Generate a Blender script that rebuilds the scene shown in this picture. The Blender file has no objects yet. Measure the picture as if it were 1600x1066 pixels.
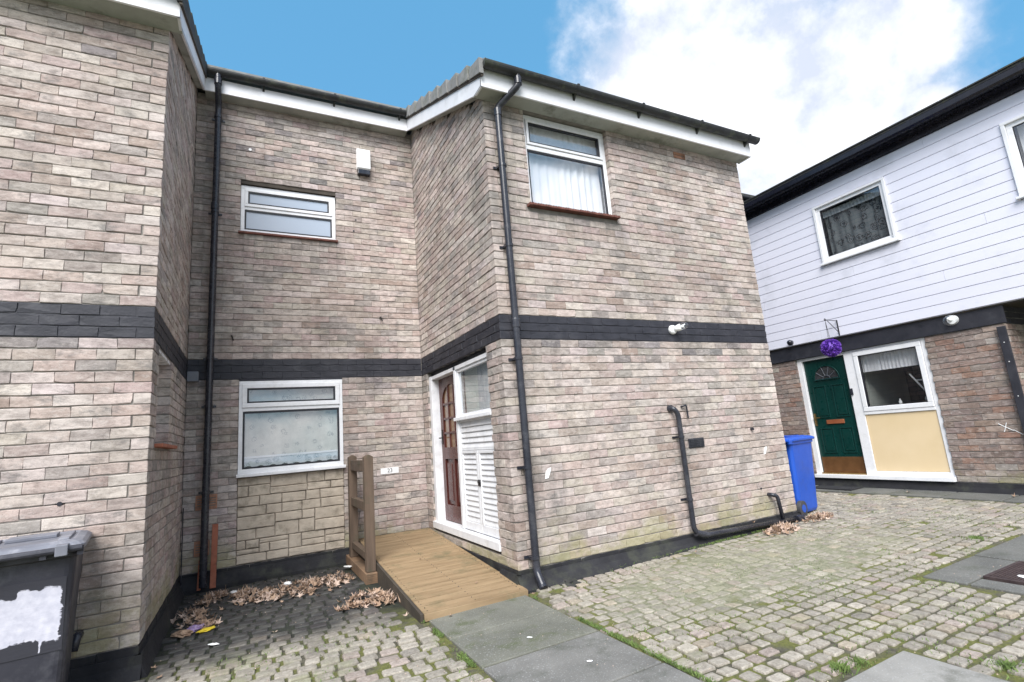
import bpy, bmesh, math, random
from mathutils import Vector, Matrix, noise
random.seed(7)
R = random.random
def U(a, b): return a + (b - a) * R()
rad = math.radians
C = bpy.context.scene.collection
S = bpy.context.scene

# ------------------------------------------------------------------ camera
YAW, PIT, ROL = rad(27.676), rad(10.595), rad(-4.652)
fw = Vector((math.cos(PIT) * math.sin(YAW), math.cos(PIT) * math.cos(YAW), math.sin(PIT)))
r0 = Vector((math.cos(YAW), -math.sin(YAW), 0)); u0 = r0.cross(fw)
rt = r0 * math.cos(ROL) + u0 * math.sin(ROL); up = -r0 * math.sin(ROL) + u0 * math.cos(ROL)
cam = bpy.data.objects.new('camera', bpy.data.cameras.new('camera')); C.objects.link(cam)
cam.matrix_world = Matrix(((rt.x, up.x, -fw.x, 0), (rt.y, up.y, -fw.y, 0), (rt.z, up.z, -fw.z, 0), (0, 0, 0, 1)))
cam.data.sensor_width = 36; cam.data.lens = 36 * 800.27 / 1600
cam.data.clip_start = .05; cam.data.clip_end = 1000
S.camera = cam
def proj(p):                                   # used only to find which pieces show largest
    d = p.dot(fw)
    if d < .2: return None
    return (800 + 800.27 * p.dot(rt) / d, 533 - 800.27 * p.dot(up) / d, d)

# ------------------------------------------------------------------ light
S.view_settings.view_transform = 'Standard'; S.view_settings.look = 'None'
S.view_settings.exposure = 1.52; S.view_settings.gamma = 1
S.view_settings.use_curve_mapping = False
SUN_EL, SUN_AZ = 46, 214                        # azimuth clockwise from +y
sun = bpy.data.objects.new('sun', bpy.data.lights.new('sun', 'SUN')); C.objects.link(sun)
sun.data.energy = 2.2; sun.data.angle = rad(42); sun.data.color = (1, .98, .955)
sd = Vector((math.sin(rad(SUN_AZ)) * math.cos(rad(SUN_EL)), math.cos(rad(SUN_AZ)) * math.cos(rad(SUN_EL)), math.sin(rad(SUN_EL))))
sun.rotation_euler = sd.to_track_quat('Z', 'Y').to_euler()
W = bpy.data.worlds.new('World'); S.world = W; W.use_nodes = True

class NT:
    """small helper round a node tree"""
    def __init__(s, t): s.t = t; t.nodes.clear()
    def n(s, ty, ins=None, **kw):
        nd = s.t.nodes.new(ty)
        for k, v in kw.items(): setattr(nd, k, v)
        for k, v in (ins or {}).items():
            if isinstance(v, bpy.types.NodeSocket): s.t.links.new(v, nd.inputs[k])
            else: nd.inputs[k].default_value = v
        return nd
    def m(s, op, a, b=0.0, c=0.0, clamp=False):
        return s.n('ShaderNodeMath', {0: a, 1: b, 2: c}, operation=op, use_clamp=clamp).outputs[0]
    def vm(s, op, a, b=(0, 0, 0), o=0):
        return s.n('ShaderNodeVectorMath', {0: a, 1: b}, operation=op).outputs[o]
    def mix(s, f, a, b, bt='MIX'):
        nd = s.t.nodes.new('ShaderNodeMix'); nd.data_type = 'RGBA'; nd.blend_type = bt
        for k, v in ((0, f), (6, a), (7, b)):
            if isinstance(v, bpy.types.NodeSocket): s.t.links.new(v, nd.inputs[k])
            else: nd.inputs[k].default_value = (*v, 1) if isinstance(v, tuple) and len(v) == 3 else v
        return nd.outputs[2]
    def noise(s, vec, sc, det=4, rough=.55, dist=0.0, out=0):
        return s.n('ShaderNodeTexNoise', {'Vector': vec, 'Scale': sc, 'Detail': det, 'Roughness': rough, 'Distortion': dist}).outputs[out]
    def ramp(s, f, a, b):                      # linear step a..b
        return s.n('ShaderNodeMapRange', {0: f, 1: a, 2: b}, clamp=True).outputs[0]
    def sramp(s, f, a, b):
        return s.n('ShaderNodeMapRange', {0: f, 1: a, 2: b}, clamp=True, interpolation_type='SMOOTHSTEP').outputs[0]

w = NT(W.node_tree)
sky = w.n('ShaderNodeTexSky', sky_type='NISHITA', sun_disc=False, sun_elevation=rad(SUN_EL), sun_rotation=rad(SUN_AZ), air_density=1.0, dust_density=.6, ozone_density=2.0)
dr = w.n('ShaderNodeTexCoord').outputs['Generated']
def pixdir(x, y): return (fw + rt * ((x - 800) / 800.27) - up * ((y - 533) / 800.27)).normalized()
def angrad(deg): return math.cos(rad(deg))
wn = w.noise(dr, 2.6, 9, .6, 0.0)
wn2 = w.noise(w.vm('ADD', dr, (3.1, 1.7, .4)), 6.5, 9, .6, 0.0)
fld = None
for (px, py, dg) in ((1175, 195, 13), (1060, 60, 8.5), (1025, 140, 10.5), (1350, 90, 7.0), (1290, 250, 11), (1430, 370, 9), (1030, 320, 11), (1425, 75, 3.6), (1445, 170, 2.5)):
    c = pixdir(px, py)
    dt = w.vm('DOT_PRODUCT', dr, tuple(c), 1)
    ang = w.m('ARCCOSINE', dt)
    v = w.m('SUBTRACT', 1.0, w.m('DIVIDE', ang, rad(dg)))
    fld = v if fld is None else w.m('MAXIMUM', fld, v)
fld = w.m('MAXIMUM', fld, -1.1)
# elsewhere broken cloud everywhere over the sky, thinner above the roof line in view
bgc = w.m('MULTIPLY', w.m('SUBTRACT', w.noise(w.vm('MULTIPLY', w.vm('ADD', dr, (7.3, 2.2, 5.1)), (1, 1, 1.5)), 1.7, 8, .58, .2), .535), 5.0)
behind = w.sramp(w.vm('DOT_PRODUCT', dr, tuple(fw), 1), .42, -.05)  # extra unseen cloud behind the camera, added to make the ambient light more neutral
bgc = w.m('ADD', w.m('MULTIPLY', bgc, w.m('MULTIPLY_ADD', behind, .8, .25)), w.m('MULTIPLY_ADD', behind, .95, -.40))
n1 = w.m('MULTIPLY', w.m('SUBTRACT', wn, .5), 1.25)
n2 = w.m('MULTIPLY', w.m('SUBTRACT', wn2, .5), .95)
dens = w.m('ADD', w.m('ADD', w.m('MAXIMUM', fld, bgc), n1), n2)
cov = w.sramp(dens, -.20, .32)
shade = w.ramp(w.m('ADD', w.m('MULTIPLY', dens, .55), w.m('MULTIPLY', w.m('SUBTRACT', wn2, .5), 2.0)), -.05, 1.15)
SK = .075
ccol = w.mix(shade, (.27, .295, .35), (.66, .65, .65))
skyc = w.n('ShaderNodeVectorMath', {0: sky.outputs[0], 3: SK}, operation='SCALE').outputs[0]
skyc = w.mix(1.0, skyc, (1.05, 1.25, 1.25), 'MULTIPLY')
skyc = w.mix(.75, skyc, (.048, .160, .278))
cc = w.mix(cov, skyc, ccol)
bg = w.n('ShaderNodeBackground', {'Color': cc, 'Strength': 1.0})
w.n('ShaderNodeOutputWorld', {0: bg.outputs[0]})

# ------------------------------------------------------------------ materials
MATS = {}
def newmat(name):
    m = bpy.data.materials.new(name); m.use_nodes = True; MATS[name] = m
    return m, NT(m.node_tree)
def finish(t, col, rough=.8, bump=None, bd=.004, bs=.6, metal=0.0, **kw):
    ins = {'Base Color': col if isinstance(col, bpy.types.NodeSocket) else (*col, 1), 'Roughness': rough, 'Metallic': metal}
    if bump is not None:
        ins['Normal'] = t.n('ShaderNodeBump', {'Height': bump, 'Distance': bd, 'Strength': bs}).outputs[0]
    ins.update(kw)
    b = t.n('ShaderNodeBsdfPrincipled', ins)
    t.n('ShaderNodeOutputMaterial', {0: b.outputs[0]})
    return b
def pos(t): return t.n('ShaderNodeNewGeometry').outputs['Position']
def pmat(name, c1, c2, sc=6, rough=.7, bump=0, bsc=80, metal=0, dirt=None, dsc=2.2, damt=.5, st=None):
    m, t = newmat(name); p = pos(t)
    v = t.vm('MULTIPLY', p, st) if st else p
    f = t.ramp(t.noise(v, sc, 5, .6), .3, .7)
    col = t.mix(f, c1, c2)
    if dirt:
        dm = t.m('MULTIPLY', t.sramp(t.noise(t.vm('ADD', p, (4, 9, 2)), dsc, 8, .68), .5, .68), damt)
        col = t.mix(dm, col, dirt)
    rn = t.ramp(t.noise(p, 14, 4), .2, .8)
    rv = t.m('MULTIPLY_ADD', rn, .16, rough - .08, clamp=True)
    finish(t, col, rv, t.noise(v, bsc, 4, .6) if bump else None, bump or .004, .7, metal)
    return m

def brickmat():
    m, t = newmat('weathered_brick'); p = pos(t)
    a = t.n('ShaderNodeAttribute', attribute_name='tint').outputs['Color']
    ps = t.vm('MULTIPLY', p, (1, 1, 2.2))
    big = t.ramp(t.noise(p, .9, 6, .6), .38, .66)
    mott = t.noise(ps, 13, 6, .7)
    c = t.mix(t.ramp(mott, .42, .66), a, t.mix(1.0, a, (.60, .585, .58), 'MULTIPLY'))
    c = t.mix(t.m('MULTIPLY', t.ramp(t.noise(t.vm('ADD', ps, (1, 7, 3)), 16, 5, .65), .52, .66), .4), c, (.62, .56, .52))
    c = t.mix(t.m('MULTIPLY', t.ramp(t.noise(t.vm('ADD', ps, (5, 3, 1)), 4.5, 6, .74), .54, .66), .66), c, (.165, .155, .15))
    c = t.mix(t.m('MULTIPLY', big, .55), c, t.mix(1.0, c, (.62, .605, .59), 'MULTIPLY'))
    c = t.mix(t.m('MULTIPLY', t.sramp(t.noise(t.vm('MULTIPLY', t.vm('ADD', p, (2, 2, 9)), (1.6, 1.6, .55)), 1.7, 7, .65), .54, .66), .45), c, t.mix(1.0, c, (.60, .59, .57), 'MULTIPLY'))
    spk = t.noise(p, 150, 3, .7)
    c = t.mix(t.m('MULTIPLY', t.ramp(spk, .60, .68), .6), c, (.09, .085, .08))
    c = t.mix(t.m('MULTIPLY', t.ramp(t.noise(p, 70, 3, .7), .60, .72), .35), c, (.62, .57, .52))
    X_, Y_, Z_ = t.n('ShaderNodeSeparateXYZ', {0: p}).outputs
    def band(v, a0, a1, s_): return t.m('MULTIPLY', t.sramp(v, a0 - s_, a0 + s_), t.sramp(v, a1 + s_, a1 - s_))
    streak = t.noise(t.vm('MULTIPLY', p, (9, 9, .9)), 1.5, 6, .65)
    def stain(c, x0, x1, z0, z1, y0, y1, amt, sz=.25):     # rain-washed soot below sills and beside pipes
        f = t.m('MULTIPLY', t.m('MULTIPLY', band(X_, x0, x1, .08), band(Z_, z0, z1, sz)), band(Y_, y0, y1, .1))
        f = t.m('MULTIPLY', f, t.sramp(streak, .34, .60))
        return t.mix(t.m('MULTIPLY', f, amt), c, t.mix(.35, (.13, .125, .118), c))
    c = stain(c, 2.42, 3.75, 1.98, 2.35, 3.8, 4.4, .75)
    c = stain(c, 1.9, 2.42, 1.9, 3.5, 3.8, 4.6, .7)
    c = stain(c, -.15, 1.1, 2.35, 2.75, 6.3, 6.8, .6)
    c = stain(c, -.6, -.2, -.6, 4.4, 6.3, 6.8, .45)
    c = stain(c, 2.15, 2.65, -.75, -.25, 3.8, 4.4, .6, .12)
    c = stain(c, -.7, -.5, -.3, .15, 4.4, 5.6, .7, .12)
    # green growth on the bottom courses, in patches with their own outline
    z = t.n('ShaderNodeSeparateXYZ', {0: p}).outputs[2]
    gz = t.ramp(z, -.62, -1.18)
    gm = t.m('MULTIPLY', t.sramp(t.m('ADD', t.noise(p, 2.1, 6, .65), t.m('MULTIPLY', gz, .30)), .60, .80), t.m('MULTIPLY', gz, 1.4, clamp=True))
    c = t.mix(t.m('MULTIPLY', gm, .55), c, (.27, .255, .10))
    b = t.m('ADD', t.noise(p, 45, 5, .7), t.m('MULTIPLY', t.noise(p, 180, 3, .6), .4))
    finish(t, c, .92, b, .005, .8)
    return m
BRICK = brickmat()
pmat('mortar', (.19, .172, .155), (.29, .268, .243), 12, .95, .004, 90, dirt=(.07, .07, .06), damt=.6)
pmat('black_masonry_paint', (.013, .014, .021), (.028, .028, .038), 7, .6, .004, 60, dirt=(.07, .07, .08), dsc=5, damt=.3)
pmat('plinth_paint', (.007, .007, .010), (.020, .020, .024), 5, .85, .005, 50, dirt=(.045, .048, .036), dsc=3, damt=.7)
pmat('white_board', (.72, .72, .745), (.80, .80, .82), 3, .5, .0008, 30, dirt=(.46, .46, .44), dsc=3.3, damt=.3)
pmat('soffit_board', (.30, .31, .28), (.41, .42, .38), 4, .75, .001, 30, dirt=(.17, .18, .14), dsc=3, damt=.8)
pmat('upvc_white', (.76, .76, .78), (.82, .82, .84), 3, .28, dirt=(.5, .49, .45), dsc=6, damt=.22)
pmat('old_white_paint', (.66, .67, .70), (.78, .78, .80), 7, .45, .0015, 40, dirt=(.42, .39, .35), dsc=9, damt=.3)
pmat('cladding_white', (.70, .70, .80), (.76, .76, .85), 1.5, .42, .0006, 12, dirt=(.44, .45, .50), dsc=1.3, damt=.35, st=(1, .15, 1))
pmat('black_plastic', (.016, .017, .024), (.030, .032, .042), 9, .27, dirt=(.09, .09, .10), dsc=6, damt=.35)
pmat('gutter_black', (.012, .013, .014), (.030, .031, .032), 9, .55, .001, 60, dirt=(.065, .075, .045), dsc=9, damt=.8)
pmat('gutter_shiny', (.006, .006, .012), (.012, .012, .020), 9, .25)
pmat('rubber_seal', (.012, .012, .018), (.02, .02, .028), 9, .5)
pmat('roof_tile', (.17, .17, .168), (.25, .25, .245), 8, .9, .003, 60, dirt=(.09, .10, .06), dsc=5, damt=.55)
pmat('dark_tile', (.02, .02, .022), (.045, .045, .045), 8, .85, .003, 60, dirt=(.08, .09, .04), dsc=5, damt=.6)
pmat('terracotta', (.30, .095, .055), (.40, .15, .09), 12, .85, .002, 70, dirt=(.09, .05, .04), dsc=8, damt=.7)
pmat('airbrick_clay', (.40, .20, .125), (.50, .27, .18), 12, .85, .002, 70, dirt=(.12, .07, .05), dsc=8, damt=.6)
pmat('rusty_tile', (.10, .035, .028), (.19, .075, .055), 14, .85, .003, 70, dirt=(.03, .025, .02), dsc=10, damt=.7)
pmat('stone', (.42, .355, .285), (.55, .475, .385), 9, .95, .006, 34, dirt=(.22, .19, .145), dsc=6, damt=.7)
pmat('stone_joint', (.15, .13, .11), (.24, .21, .18), 9, .95, .003, 60)
pmat('slab_concrete', (.118, .115, .108), (.195, .190, .178), 2.4, .85, .003, 130, dirt=(.055, .062, .045), dsc=3, damt=.75)
pmat('slab_mossy', (.105, .106, .088), (.185, .183, .152), 2.8, .85, .003, 130, dirt=(.07, .085, .035), dsc=4, damt=.75)
pmat('slab_light', (.20, .193, .18), (.29, .28, .262), 3, .85, .003, 130, dirt=(.12, .12, .10), dsc=4, damt=.7)
pmat('slab_wet', (.085, .086, .080), (.16, .158, .145), 2.0, .6, .003, 90, dirt=(.05, .062, .035), dsc=3, damt=.75)
pmat('asphalt_black', (.018, .018, .017), (.045, .045, .042), 5, .8, .006, 50, dirt=(.05, .06, .035), dsc=4, damt=.7)
pmat('cast_iron', (.045, .03, .032), (.085, .06, .058), 14, .6, .002, 120, .3)
pmat('deck_wood', (.215, .145, .078), (.33, .235, .135), 6, .72, .002, 50, dirt=(.13, .115, .06), dsc=2.6, damt=.7, st=(.35, 2.5, 1))
pmat('rail_wood', (.075, .050, .034), (.145, .10, .07), 6, .8, .003, 60, dirt=(.06, .062, .035), dsc=4, damt=.6, st=(2.5, 2.5, .25))
pmat('beam_wood', (.16, .095, .055), (.26, .165, .10), 6, .8, .003, 60, dirt=(.06, .05, .035), dsc=4, damt=.6)
pmat('dark_plinth_wood', (.035, .028, .022), (.07, .055, .04), 6, .8, .003, 60)
pmat('brown_door_wood', (.055, .014, .012), (.095, .026, .020), 5, .3, .001, 40, st=(3, 3, .3))
pmat('green_door', (.002, .030, .026), (.003, .038, .033), 4, .3)
pmat('kick_brass', (.12, .055, .02), (.19, .09, .035), 8, .45, metal=.3)
pmat('brass', (.55, .36, .14), (.65, .45, .2), 8, .3, metal=1)
pmat('copper_plate', (.45, .13, .06), (.5, .17, .08), 8, .4, metal=.5)
pmat('cream_panel', (.72, .56, .34), (.76, .60, .385), 3, .5, .0006, 60)
pmat('bin_grey', (.020, .020, .030), (.036, .036, .048), 3, .5, .0015, 45, dirt=(.10, .10, .115), dsc=5, damt=.5)
pmat('bin_lid_grey', (.12, .125, .15), (.20, .205, .24), 4, .5, .001, 40, dirt=(.33, .33, .36), dsc=6, damt=.6)
pmat('bin_blue', (.012, .070, .40), (.018, .090, .48), 3, .35, .001, 40, dirt=(.03, .07, .30), dsc=5, damt=.5)
pmat('tyre', (.03, .03, .035), (.06, .06, .065), 8, .8)
pmat('curtain_white', (.78, .78, .82), (.86, .86, .88), 3, .9)
pmat('curtain_grey', (.36, .40, .43), (.56, .60, .63), 10, .9, st=(6, 6, .5))
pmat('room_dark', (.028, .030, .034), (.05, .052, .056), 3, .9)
pmat('room_wall', (.33, .35, .32), (.38, .40, .37), 3, .9)
pmat('net_green', (.50, .56, .53), (.58, .63, .60), 3, .9)
pmat('plain_white', (.80, .80, .80), (.84, .84, .84), 3, .4)
pmat('paint_fleck', (.78, .78, .78), (.84, .84, .84), 3, .6)
pmat('grey_plastic', (.13, .14, .16), (.18, .19, .22), 3, .5)
pmat('ink', (.03, .03, .035), (.03, .03, .035), 3, .6)
pmat('faded_ink', (.45, .47, .50), (.52, .54, .57), 3, .6)
pmat('iron', (.02, .018, .02), (.04, .035, .035), 9, .5, metal=.4)
pmat('purple_plastic', (.11, .035, .33), (.17, .06, .46), 20, .6)
pmat('leaf_brown', (.21, .13, .085), (.45, .315, .22), 22, .8, .001, 90, dirt=(.14, .075, .05), dsc=16, damt=.6)
pmat('leaf_pale', (.38, .27, .21), (.60, .47, .39), 22, .8, dirt=(.3, .2, .15), dsc=12, damt=.6)
pmat('wrapper_purple', (.10, .02, .22), (.55, .45, .62), 30, .3)
pmat('wrapper_yellow', (.65, .48, .02), (.75, .58, .05), 20, .4)
pmat('grass', (.075, .125, .03), (.17, .24, .065), 14, .8)
pmat('hillground', (.10, .12, .07), (.15, .15, .10), .5, .9, .01, 20)

def lace(name, base, motif, sc, thr, holes=False):
    m, t = newmat(name); p = pos(t)
    v = t.n('ShaderNodeTexVoronoi', {'Vector': t.vm('ADD', p, t.vm('SCALE', (0, 0, 0))), 'Scale': sc, 'Randomness': .85})
    d = v.outputs['Distance']
    n = t.noise(p, sc * 5, 4, .6)
    s = t.m('ADD', d, t.m('MULTIPLY', t.m('SUBTRACT', n, .5), .5))
    pet = t.m('SINE', t.m('MULTIPLY', s, 34))
    f = t.m('MULTIPLY', t.sramp(s, thr, thr - .12), t.ramp(pet, -.2, .5))
    base2 = t.mix(t.ramp(t.noise(p, 5, 5, .7), .35, .65), tuple(x * .78 for x in base), base)
    finish(t, t.mix(f, base2, motif), .9)
    return m
lace('lace_floral', (.70, .675, .62), (.40, .39, .375), 10, .42)
lace('lace_dark', (.16, .18, .19), (.010, .012, .018), 7.5, .62)
lace('lace_trim', (.68, .73, .78), (.25, .32, .38), 14, .5)

def glass(name, tint=(.975, .98, .98), refl=1.0, frost=0.0, ior=1.62):
    m, t = newmat(name); p = pos(t)
    bf = t.n('ShaderNodeNewGeometry').outputs['Backfacing']
    f = t.n('ShaderNodeFresnel', {'IOR': t.m('MULTIPLY_ADD', bf, 1 / ior - ior, ior)}).outputs[0]
    f = t.m('MULTIPLY', f, refl, clamp=True)
    tr = t.n('ShaderNodeBsdfTransparent', {'Color': (*tint, 1)})
    nrm = t.n('ShaderNodeBump', {'Height': t.noise(p, 2.5, 2), 'Distance': .01, 'Strength': .12}).outputs[0]
    gl = t.n('ShaderNodeBsdfGlossy', {'Color': (.95, .97, 1, 1), 'Roughness': .02, 'Normal': nrm})
    mx = t.n('ShaderNodeMixShader', {0: f, 1: tr.outputs[0], 2: gl.outputs[0]})
    t.n('ShaderNodeOutputMaterial', {0: mx.outputs[0]})
    return m
glass('window_glass', refl=1.6)
glass('lamp_glass', refl=1.2)
def frosted(name, col):
    m, t = newmat(name)
    finish(t, col, .12, t.noise(pos(t), 30, 3), .001, .5, **{'Specular IOR Level': .9})
frosted('frosted_pane', (.42, .47, .55))
frosted('door_pane', (.20, .12, .07))  # amber reflection on the door glass put into its base colour

def hidden_brick():
    m, t = newmat('brick_far'); p = pos(t)
    u = t.n('ShaderNodeSeparateXYZ', {0: p})
    v = t.n('ShaderNodeCombineXYZ', {0: t.m('ADD', u.outputs[0], u.outputs[1]), 1: u.outputs[2]}).outputs[0]
    b = t.n('ShaderNodeTexBrick', {'Vector': v, 'Color1': (.42, .34, .30, 1), 'Color2': (.27, .23, .21, 1), 'Mortar': (.15, .14, .13, 1), 'Scale': 1, 'Mortar Size': .008, 'Brick Width': .214, 'Row Height': .0776})
    finish(t, b.outputs['Color'], .9, b.outputs['Fac'], -.005, .8)
hidden_brick()

def groundmat(name, mode):
    m, t = newmat(name); p = pos(t)
    n = t.noise(p, 5, 8, .65); n2 = t.noise(p, 22, 6, .7)
    dirt = t.mix(t.ramp(n2, .35, .65), (.045, .040, .028), (.13, .12, .085))
    moss = t.mix(t.ramp(t.noise(p, 60, 4), .3, .7), (.075, .085, .020), (.17, .17, .045))
    silt = t.mix(t.ramp(t.noise(p, 26, 8, .75), .35, .62), (.13, .135, .075), (.31, .30, .22))
    c = t.mix(t.ramp(n, .42, .55), dirt, moss)
    xyz = t.n('ShaderNodeSeparateXYZ', {0: p}); x, y = xyz.outputs[0], xyz.outputs[1]
    # silted-up patch of the yard
    dx = t.m('DIVIDE', t.m('SUBTRACT', x, 4.0), 1.9); dy = t.m('DIVIDE', t.m('SUBTRACT', y, 3.25), .75)
    rr = t.m('SQRT', t.m('ADD', t.m('MULTIPLY', dx, dx), t.m('MULTIPLY', dy, dy)))
    sm = t.sramp(t.m('ADD', rr, t.m('MULTIPLY', t.m('SUBTRACT', n, .5), 1.6)), 1.15, .6)
    c = t.mix(sm, c, silt)
    # black slime in the corner by the wall
    edge = t.m('ADD', y, t.m('MULTIPLY', t.m('SUBTRACT', t.noise(p, 3.2, 6, .6), .5), 1.0))
    dk = t.m('MULTIPLY', t.sramp(edge, 3.92, 4.60), t.sramp(x, 1.3, 1.2))
    if mode == 'cobble':
        a = t.n('ShaderNodeAttribute', attribute_name='tint').outputs['Color']
        s = t.mix(t.ramp(t.noise(p, 32, 6, .72), .38, .64), a, t.mix(1.0, a, (.60, .58, .57), 'MULTIPLY'))
        s = t.mix(t.m('MULTIPLY', t.ramp(t.noise(p, 110, 3), .60, .7), .6), s, (.10, .095, .08))
        gr = t.m('MULTIPLY', t.sramp(t.noise(t.vm('ADD', p, (3, 8, 1)), 2.3, 8, .7), .52, .68), .5)
        s = t.mix(gr, s, (.21, .215, .115))
        s = t.mix(t.m('MULTIPLY', sm, t.m('MULTIPLY', t.ramp(t.noise(p, 16, 6, .7), .36, .72), .85)), s, silt)
        s = t.mix(t.m('MULTIPLY', dk, .93), s, t.mix(t.ramp(t.noise(p, 7, 6), .45, .7), (.017, .017, .020), (.058, .060, .055)))
        finish(t, s, t.m('MULTIPLY_ADD', dk, -.22, .86), t.m('ADD', t.noise(p, 40, 5, .7), t.m('MULTIPLY', t.noise(p, 150, 3), .5)), .005, .8)
    else:
        c = t.mix(dk, c, t.mix(t.ramp(n2, .4, .7), (.012, .013, .012), (.04, .048, .026)))
        finish(t, c, .92, t.m('ADD', t.noise(p, 50, 5, .75), t.noise(p, 160, 3)), .008, .9)
groundmat('joint_fill', 'fill'); groundmat('cobble_stone', 'cobble')

def slabdetail():
    for nm in ('slab_mossy', 'slab_concrete', 'slab_light', 'slab_wet'):
        m = MATS[nm]; nt = m.node_tree
        b = next(n for n in nt.nodes if n.type == 'BSDF_PRINCIPLED')
        src = b.inputs['Base Color'].links[0].from_socket
        g = nt.nodes.new('ShaderNodeNewGeometry'); n = nt.nodes.new('ShaderNodeTexNoise'); n.inputs['Scale'].default_value = 130; n.inputs['Detail'].default_value = 3
        nt.links.new(g.outputs['Position'], n.inputs['Vector']); n.inputs['Scale'].default_value = 105; n.inputs['Detail'].default_value = 5
        mr = nt.nodes.new('ShaderNodeMapRange'); mr.inputs[1].default_value = .58; mr.inputs[2].default_value = .68; mr.inputs[4].default_value = .4
        nt.links.new(n.outputs[0], mr.inputs[0])
        mx = nt.nodes.new('ShaderNodeMix'); mx.data_type = 'RGBA'; mx.inputs[7].default_value = (.42, .42, .42, 1)
        nt.links.new(mr.outputs[0], mx.inputs[0]); nt.links.new(src, mx.inputs[6]); nt.links.new(mx.outputs[2], b.inputs['Base Color'])
slabdetail()

# ------------------------------------------------------------------ mesh helpers
class Fr:                                       # frame on a wall: u along, d outwards, z up
    def __init__(s, O, Ud, N): s.O, s.U, s.N = Vector(O), Vector(Ud), Vector(N)
    def P(s, u, d, z): return s.O + s.U * u + s.N * d + Vector((0, 0, z))
WORLD = Fr((0, 0, 0), (1, 0, 0), (0, 1, 0))      # box(x0,x1,y0,y1,z0,z1)
class MB:
    def __init__(s): s.v, s.f, s.c, s.cur = [], [], [], None
    def add(s, vs, fs):
        n = len(s.v); s.v += [Vector(v) for v in vs]; s.f += [[i + n for i in f] for f in fs]
        if s.cur is not None: s.c += [s.cur] * len(vs)
    def box(s, F, u0, u1, d0, d1, z0, z1):
        vs = [F.P(u, d, z) for z in (z0, z1) for d in (d0, d1) for u in (u0, u1)]
        s.add(vs, [(0, 1, 3, 2), (4, 6, 7, 5), (0, 4, 5, 1), (2, 3, 7, 6), (0, 2, 6, 4), (1, 5, 7, 3)]); return s
    def frame(s, F, u0, u1, d0, d1, z0, z1, t, tb=None, tt=None):   # rectangular ring
        tb = t if tb is None else tb; tt = t if tt is None else tt
        s.box(F, u0, u1, d0, d1, z0, z0 + tb); s.box(F, u0, u1, d0, d1, z1 - tt, z1)
        s.box(F, u0, u0 + t, d0, d1, z0 + tb, z1 - tt); s.box(F, u1 - t, u1, d0, d1, z0 + tb, z1 - tt); return s
    def poly(s, pts, thick):                    # flat polygon extruded by vector
        n = len(pts); t = Vector(thick)
        s.add(list(pts) + [Vector(p) + t for p in pts], [list(range(n))[::-1], [n + i for i in range(n)]] + [(i, (i + 1) % n, n + (i + 1) % n, n + i) for i in range(n)]); return s
    def tube(s, pts, r, n=14, caps=True, rs=None):
        pts = [Vector(p) for p in pts]; rings = []; a = None
        for i, p in enumerate(pts):
            d = ((pts[min(i + 1, len(pts) - 1)] - pts[max(i - 1, 0)])).normalized()
            if a is None:
                a = d.cross(Vector((0, 0, 1)) if abs(d.z) < .9 else Vector((1, 0, 0))).normalized()
            a = (a - d * a.dot(d)).normalized(); b = d.cross(a); rr = rs[i] if rs else r
            rings.append([p + (a * math.cos(2 * math.pi * k / n) + b * math.sin(2 * math.pi * k / n)) * rr for k in range(n)])
        vs = [v for ring in rings for v in ring]; fs = []
        for i in range(len(pts) - 1):
            fs += [(i * n + k, i * n + (k + 1) % n, (i + 1) * n + (k + 1) % n, (i + 1) * n + k) for k in range(n)]
        if caps: fs += [list(range(n))[::-1], [(len(pts) - 1) * n + k for k in range(n)]]
        s.add(vs, fs); return s
    def sweep(s, F, prof, u0, u1, caps=True):   # (d,z) profile extruded along u
        n = len(prof)
        s.add([F.P(u, d, z) for u in (u0, u1) for d, z in prof], [(i, (i + 1) % n, n + (i + 1) % n, n + i) for i in range(n)] + ([list(range(n)), list(range(n, 2 * n))[::-1]] if caps else [])); return s
    def sphere(s, c, r, n=16, m=10, sc=(1, 1, 1)):
        vs = [Vector((c[0] + r * sc[0] * math.sin(math.pi * j / m) * math.cos(2 * math.pi * i / n), c[1] + r * sc[1] * math.sin(math.pi * j / m) * math.sin(2 * math.pi * i / n), c[2] + r * sc[2] * math.cos(math.pi * j / m))) for j in range(m + 1) for i in range(n)]
        s.add(vs, [(j * n + i, j * n + (i + 1) % n, (j + 1) * n + (i + 1) % n, (j + 1) * n + i) for j in range(m) for i in range(n)]); return s
    def build(s, name, mat, parent=None, bev=0, smooth=False, fix=True, kind=None, label=None):
        L = root_loc(parent)
        me = bpy.data.meshes.new(name); me.from_pydata([v - L for v in s.v], [], s.f)
        if s.c:
            at = me.color_attributes.new('tint', 'FLOAT_COLOR', 'POINT')
            at.data.foreach_set('color', [x for c in s.c for x in (*c, 1)])
        if fix:
            bm = bmesh.new(); bm.from_mesh(me); bmesh.ops.recalc_face_normals(bm, faces=bm.faces); bm.to_mesh(me); bm.free()
        if smooth: me.polygons.foreach_set('use_smooth', [True] * len(me.polygons))
        me.materials.append(MATS[mat] if isinstance(mat, str) else mat)
        o = bpy.data.objects.new(name, me); C.objects.link(o)
        if parent: o.parent = parent
        if bev:
            b = o.modifiers.new('bevel', 'BEVEL'); b.width = bev; b.segments = 2; b.limit_method = 'ANGLE'
        if kind: o['kind'] = kind
        if label: o['label'] = label
        return o
def root_loc(p):
    v = Vector((0, 0, 0))
    while p is not None: v = v + p.location; p = p.parent
    return v
def thing(name, loc, label, cat, group=None, kind=None):
    o = bpy.data.objects.new(name, None); C.objects.link(o); o.location = loc; o.empty_display_size = .2
    o['label'] = label; o['category'] = cat
    if group: o['group'] = group
    if kind: o['kind'] = kind
    return o
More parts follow.
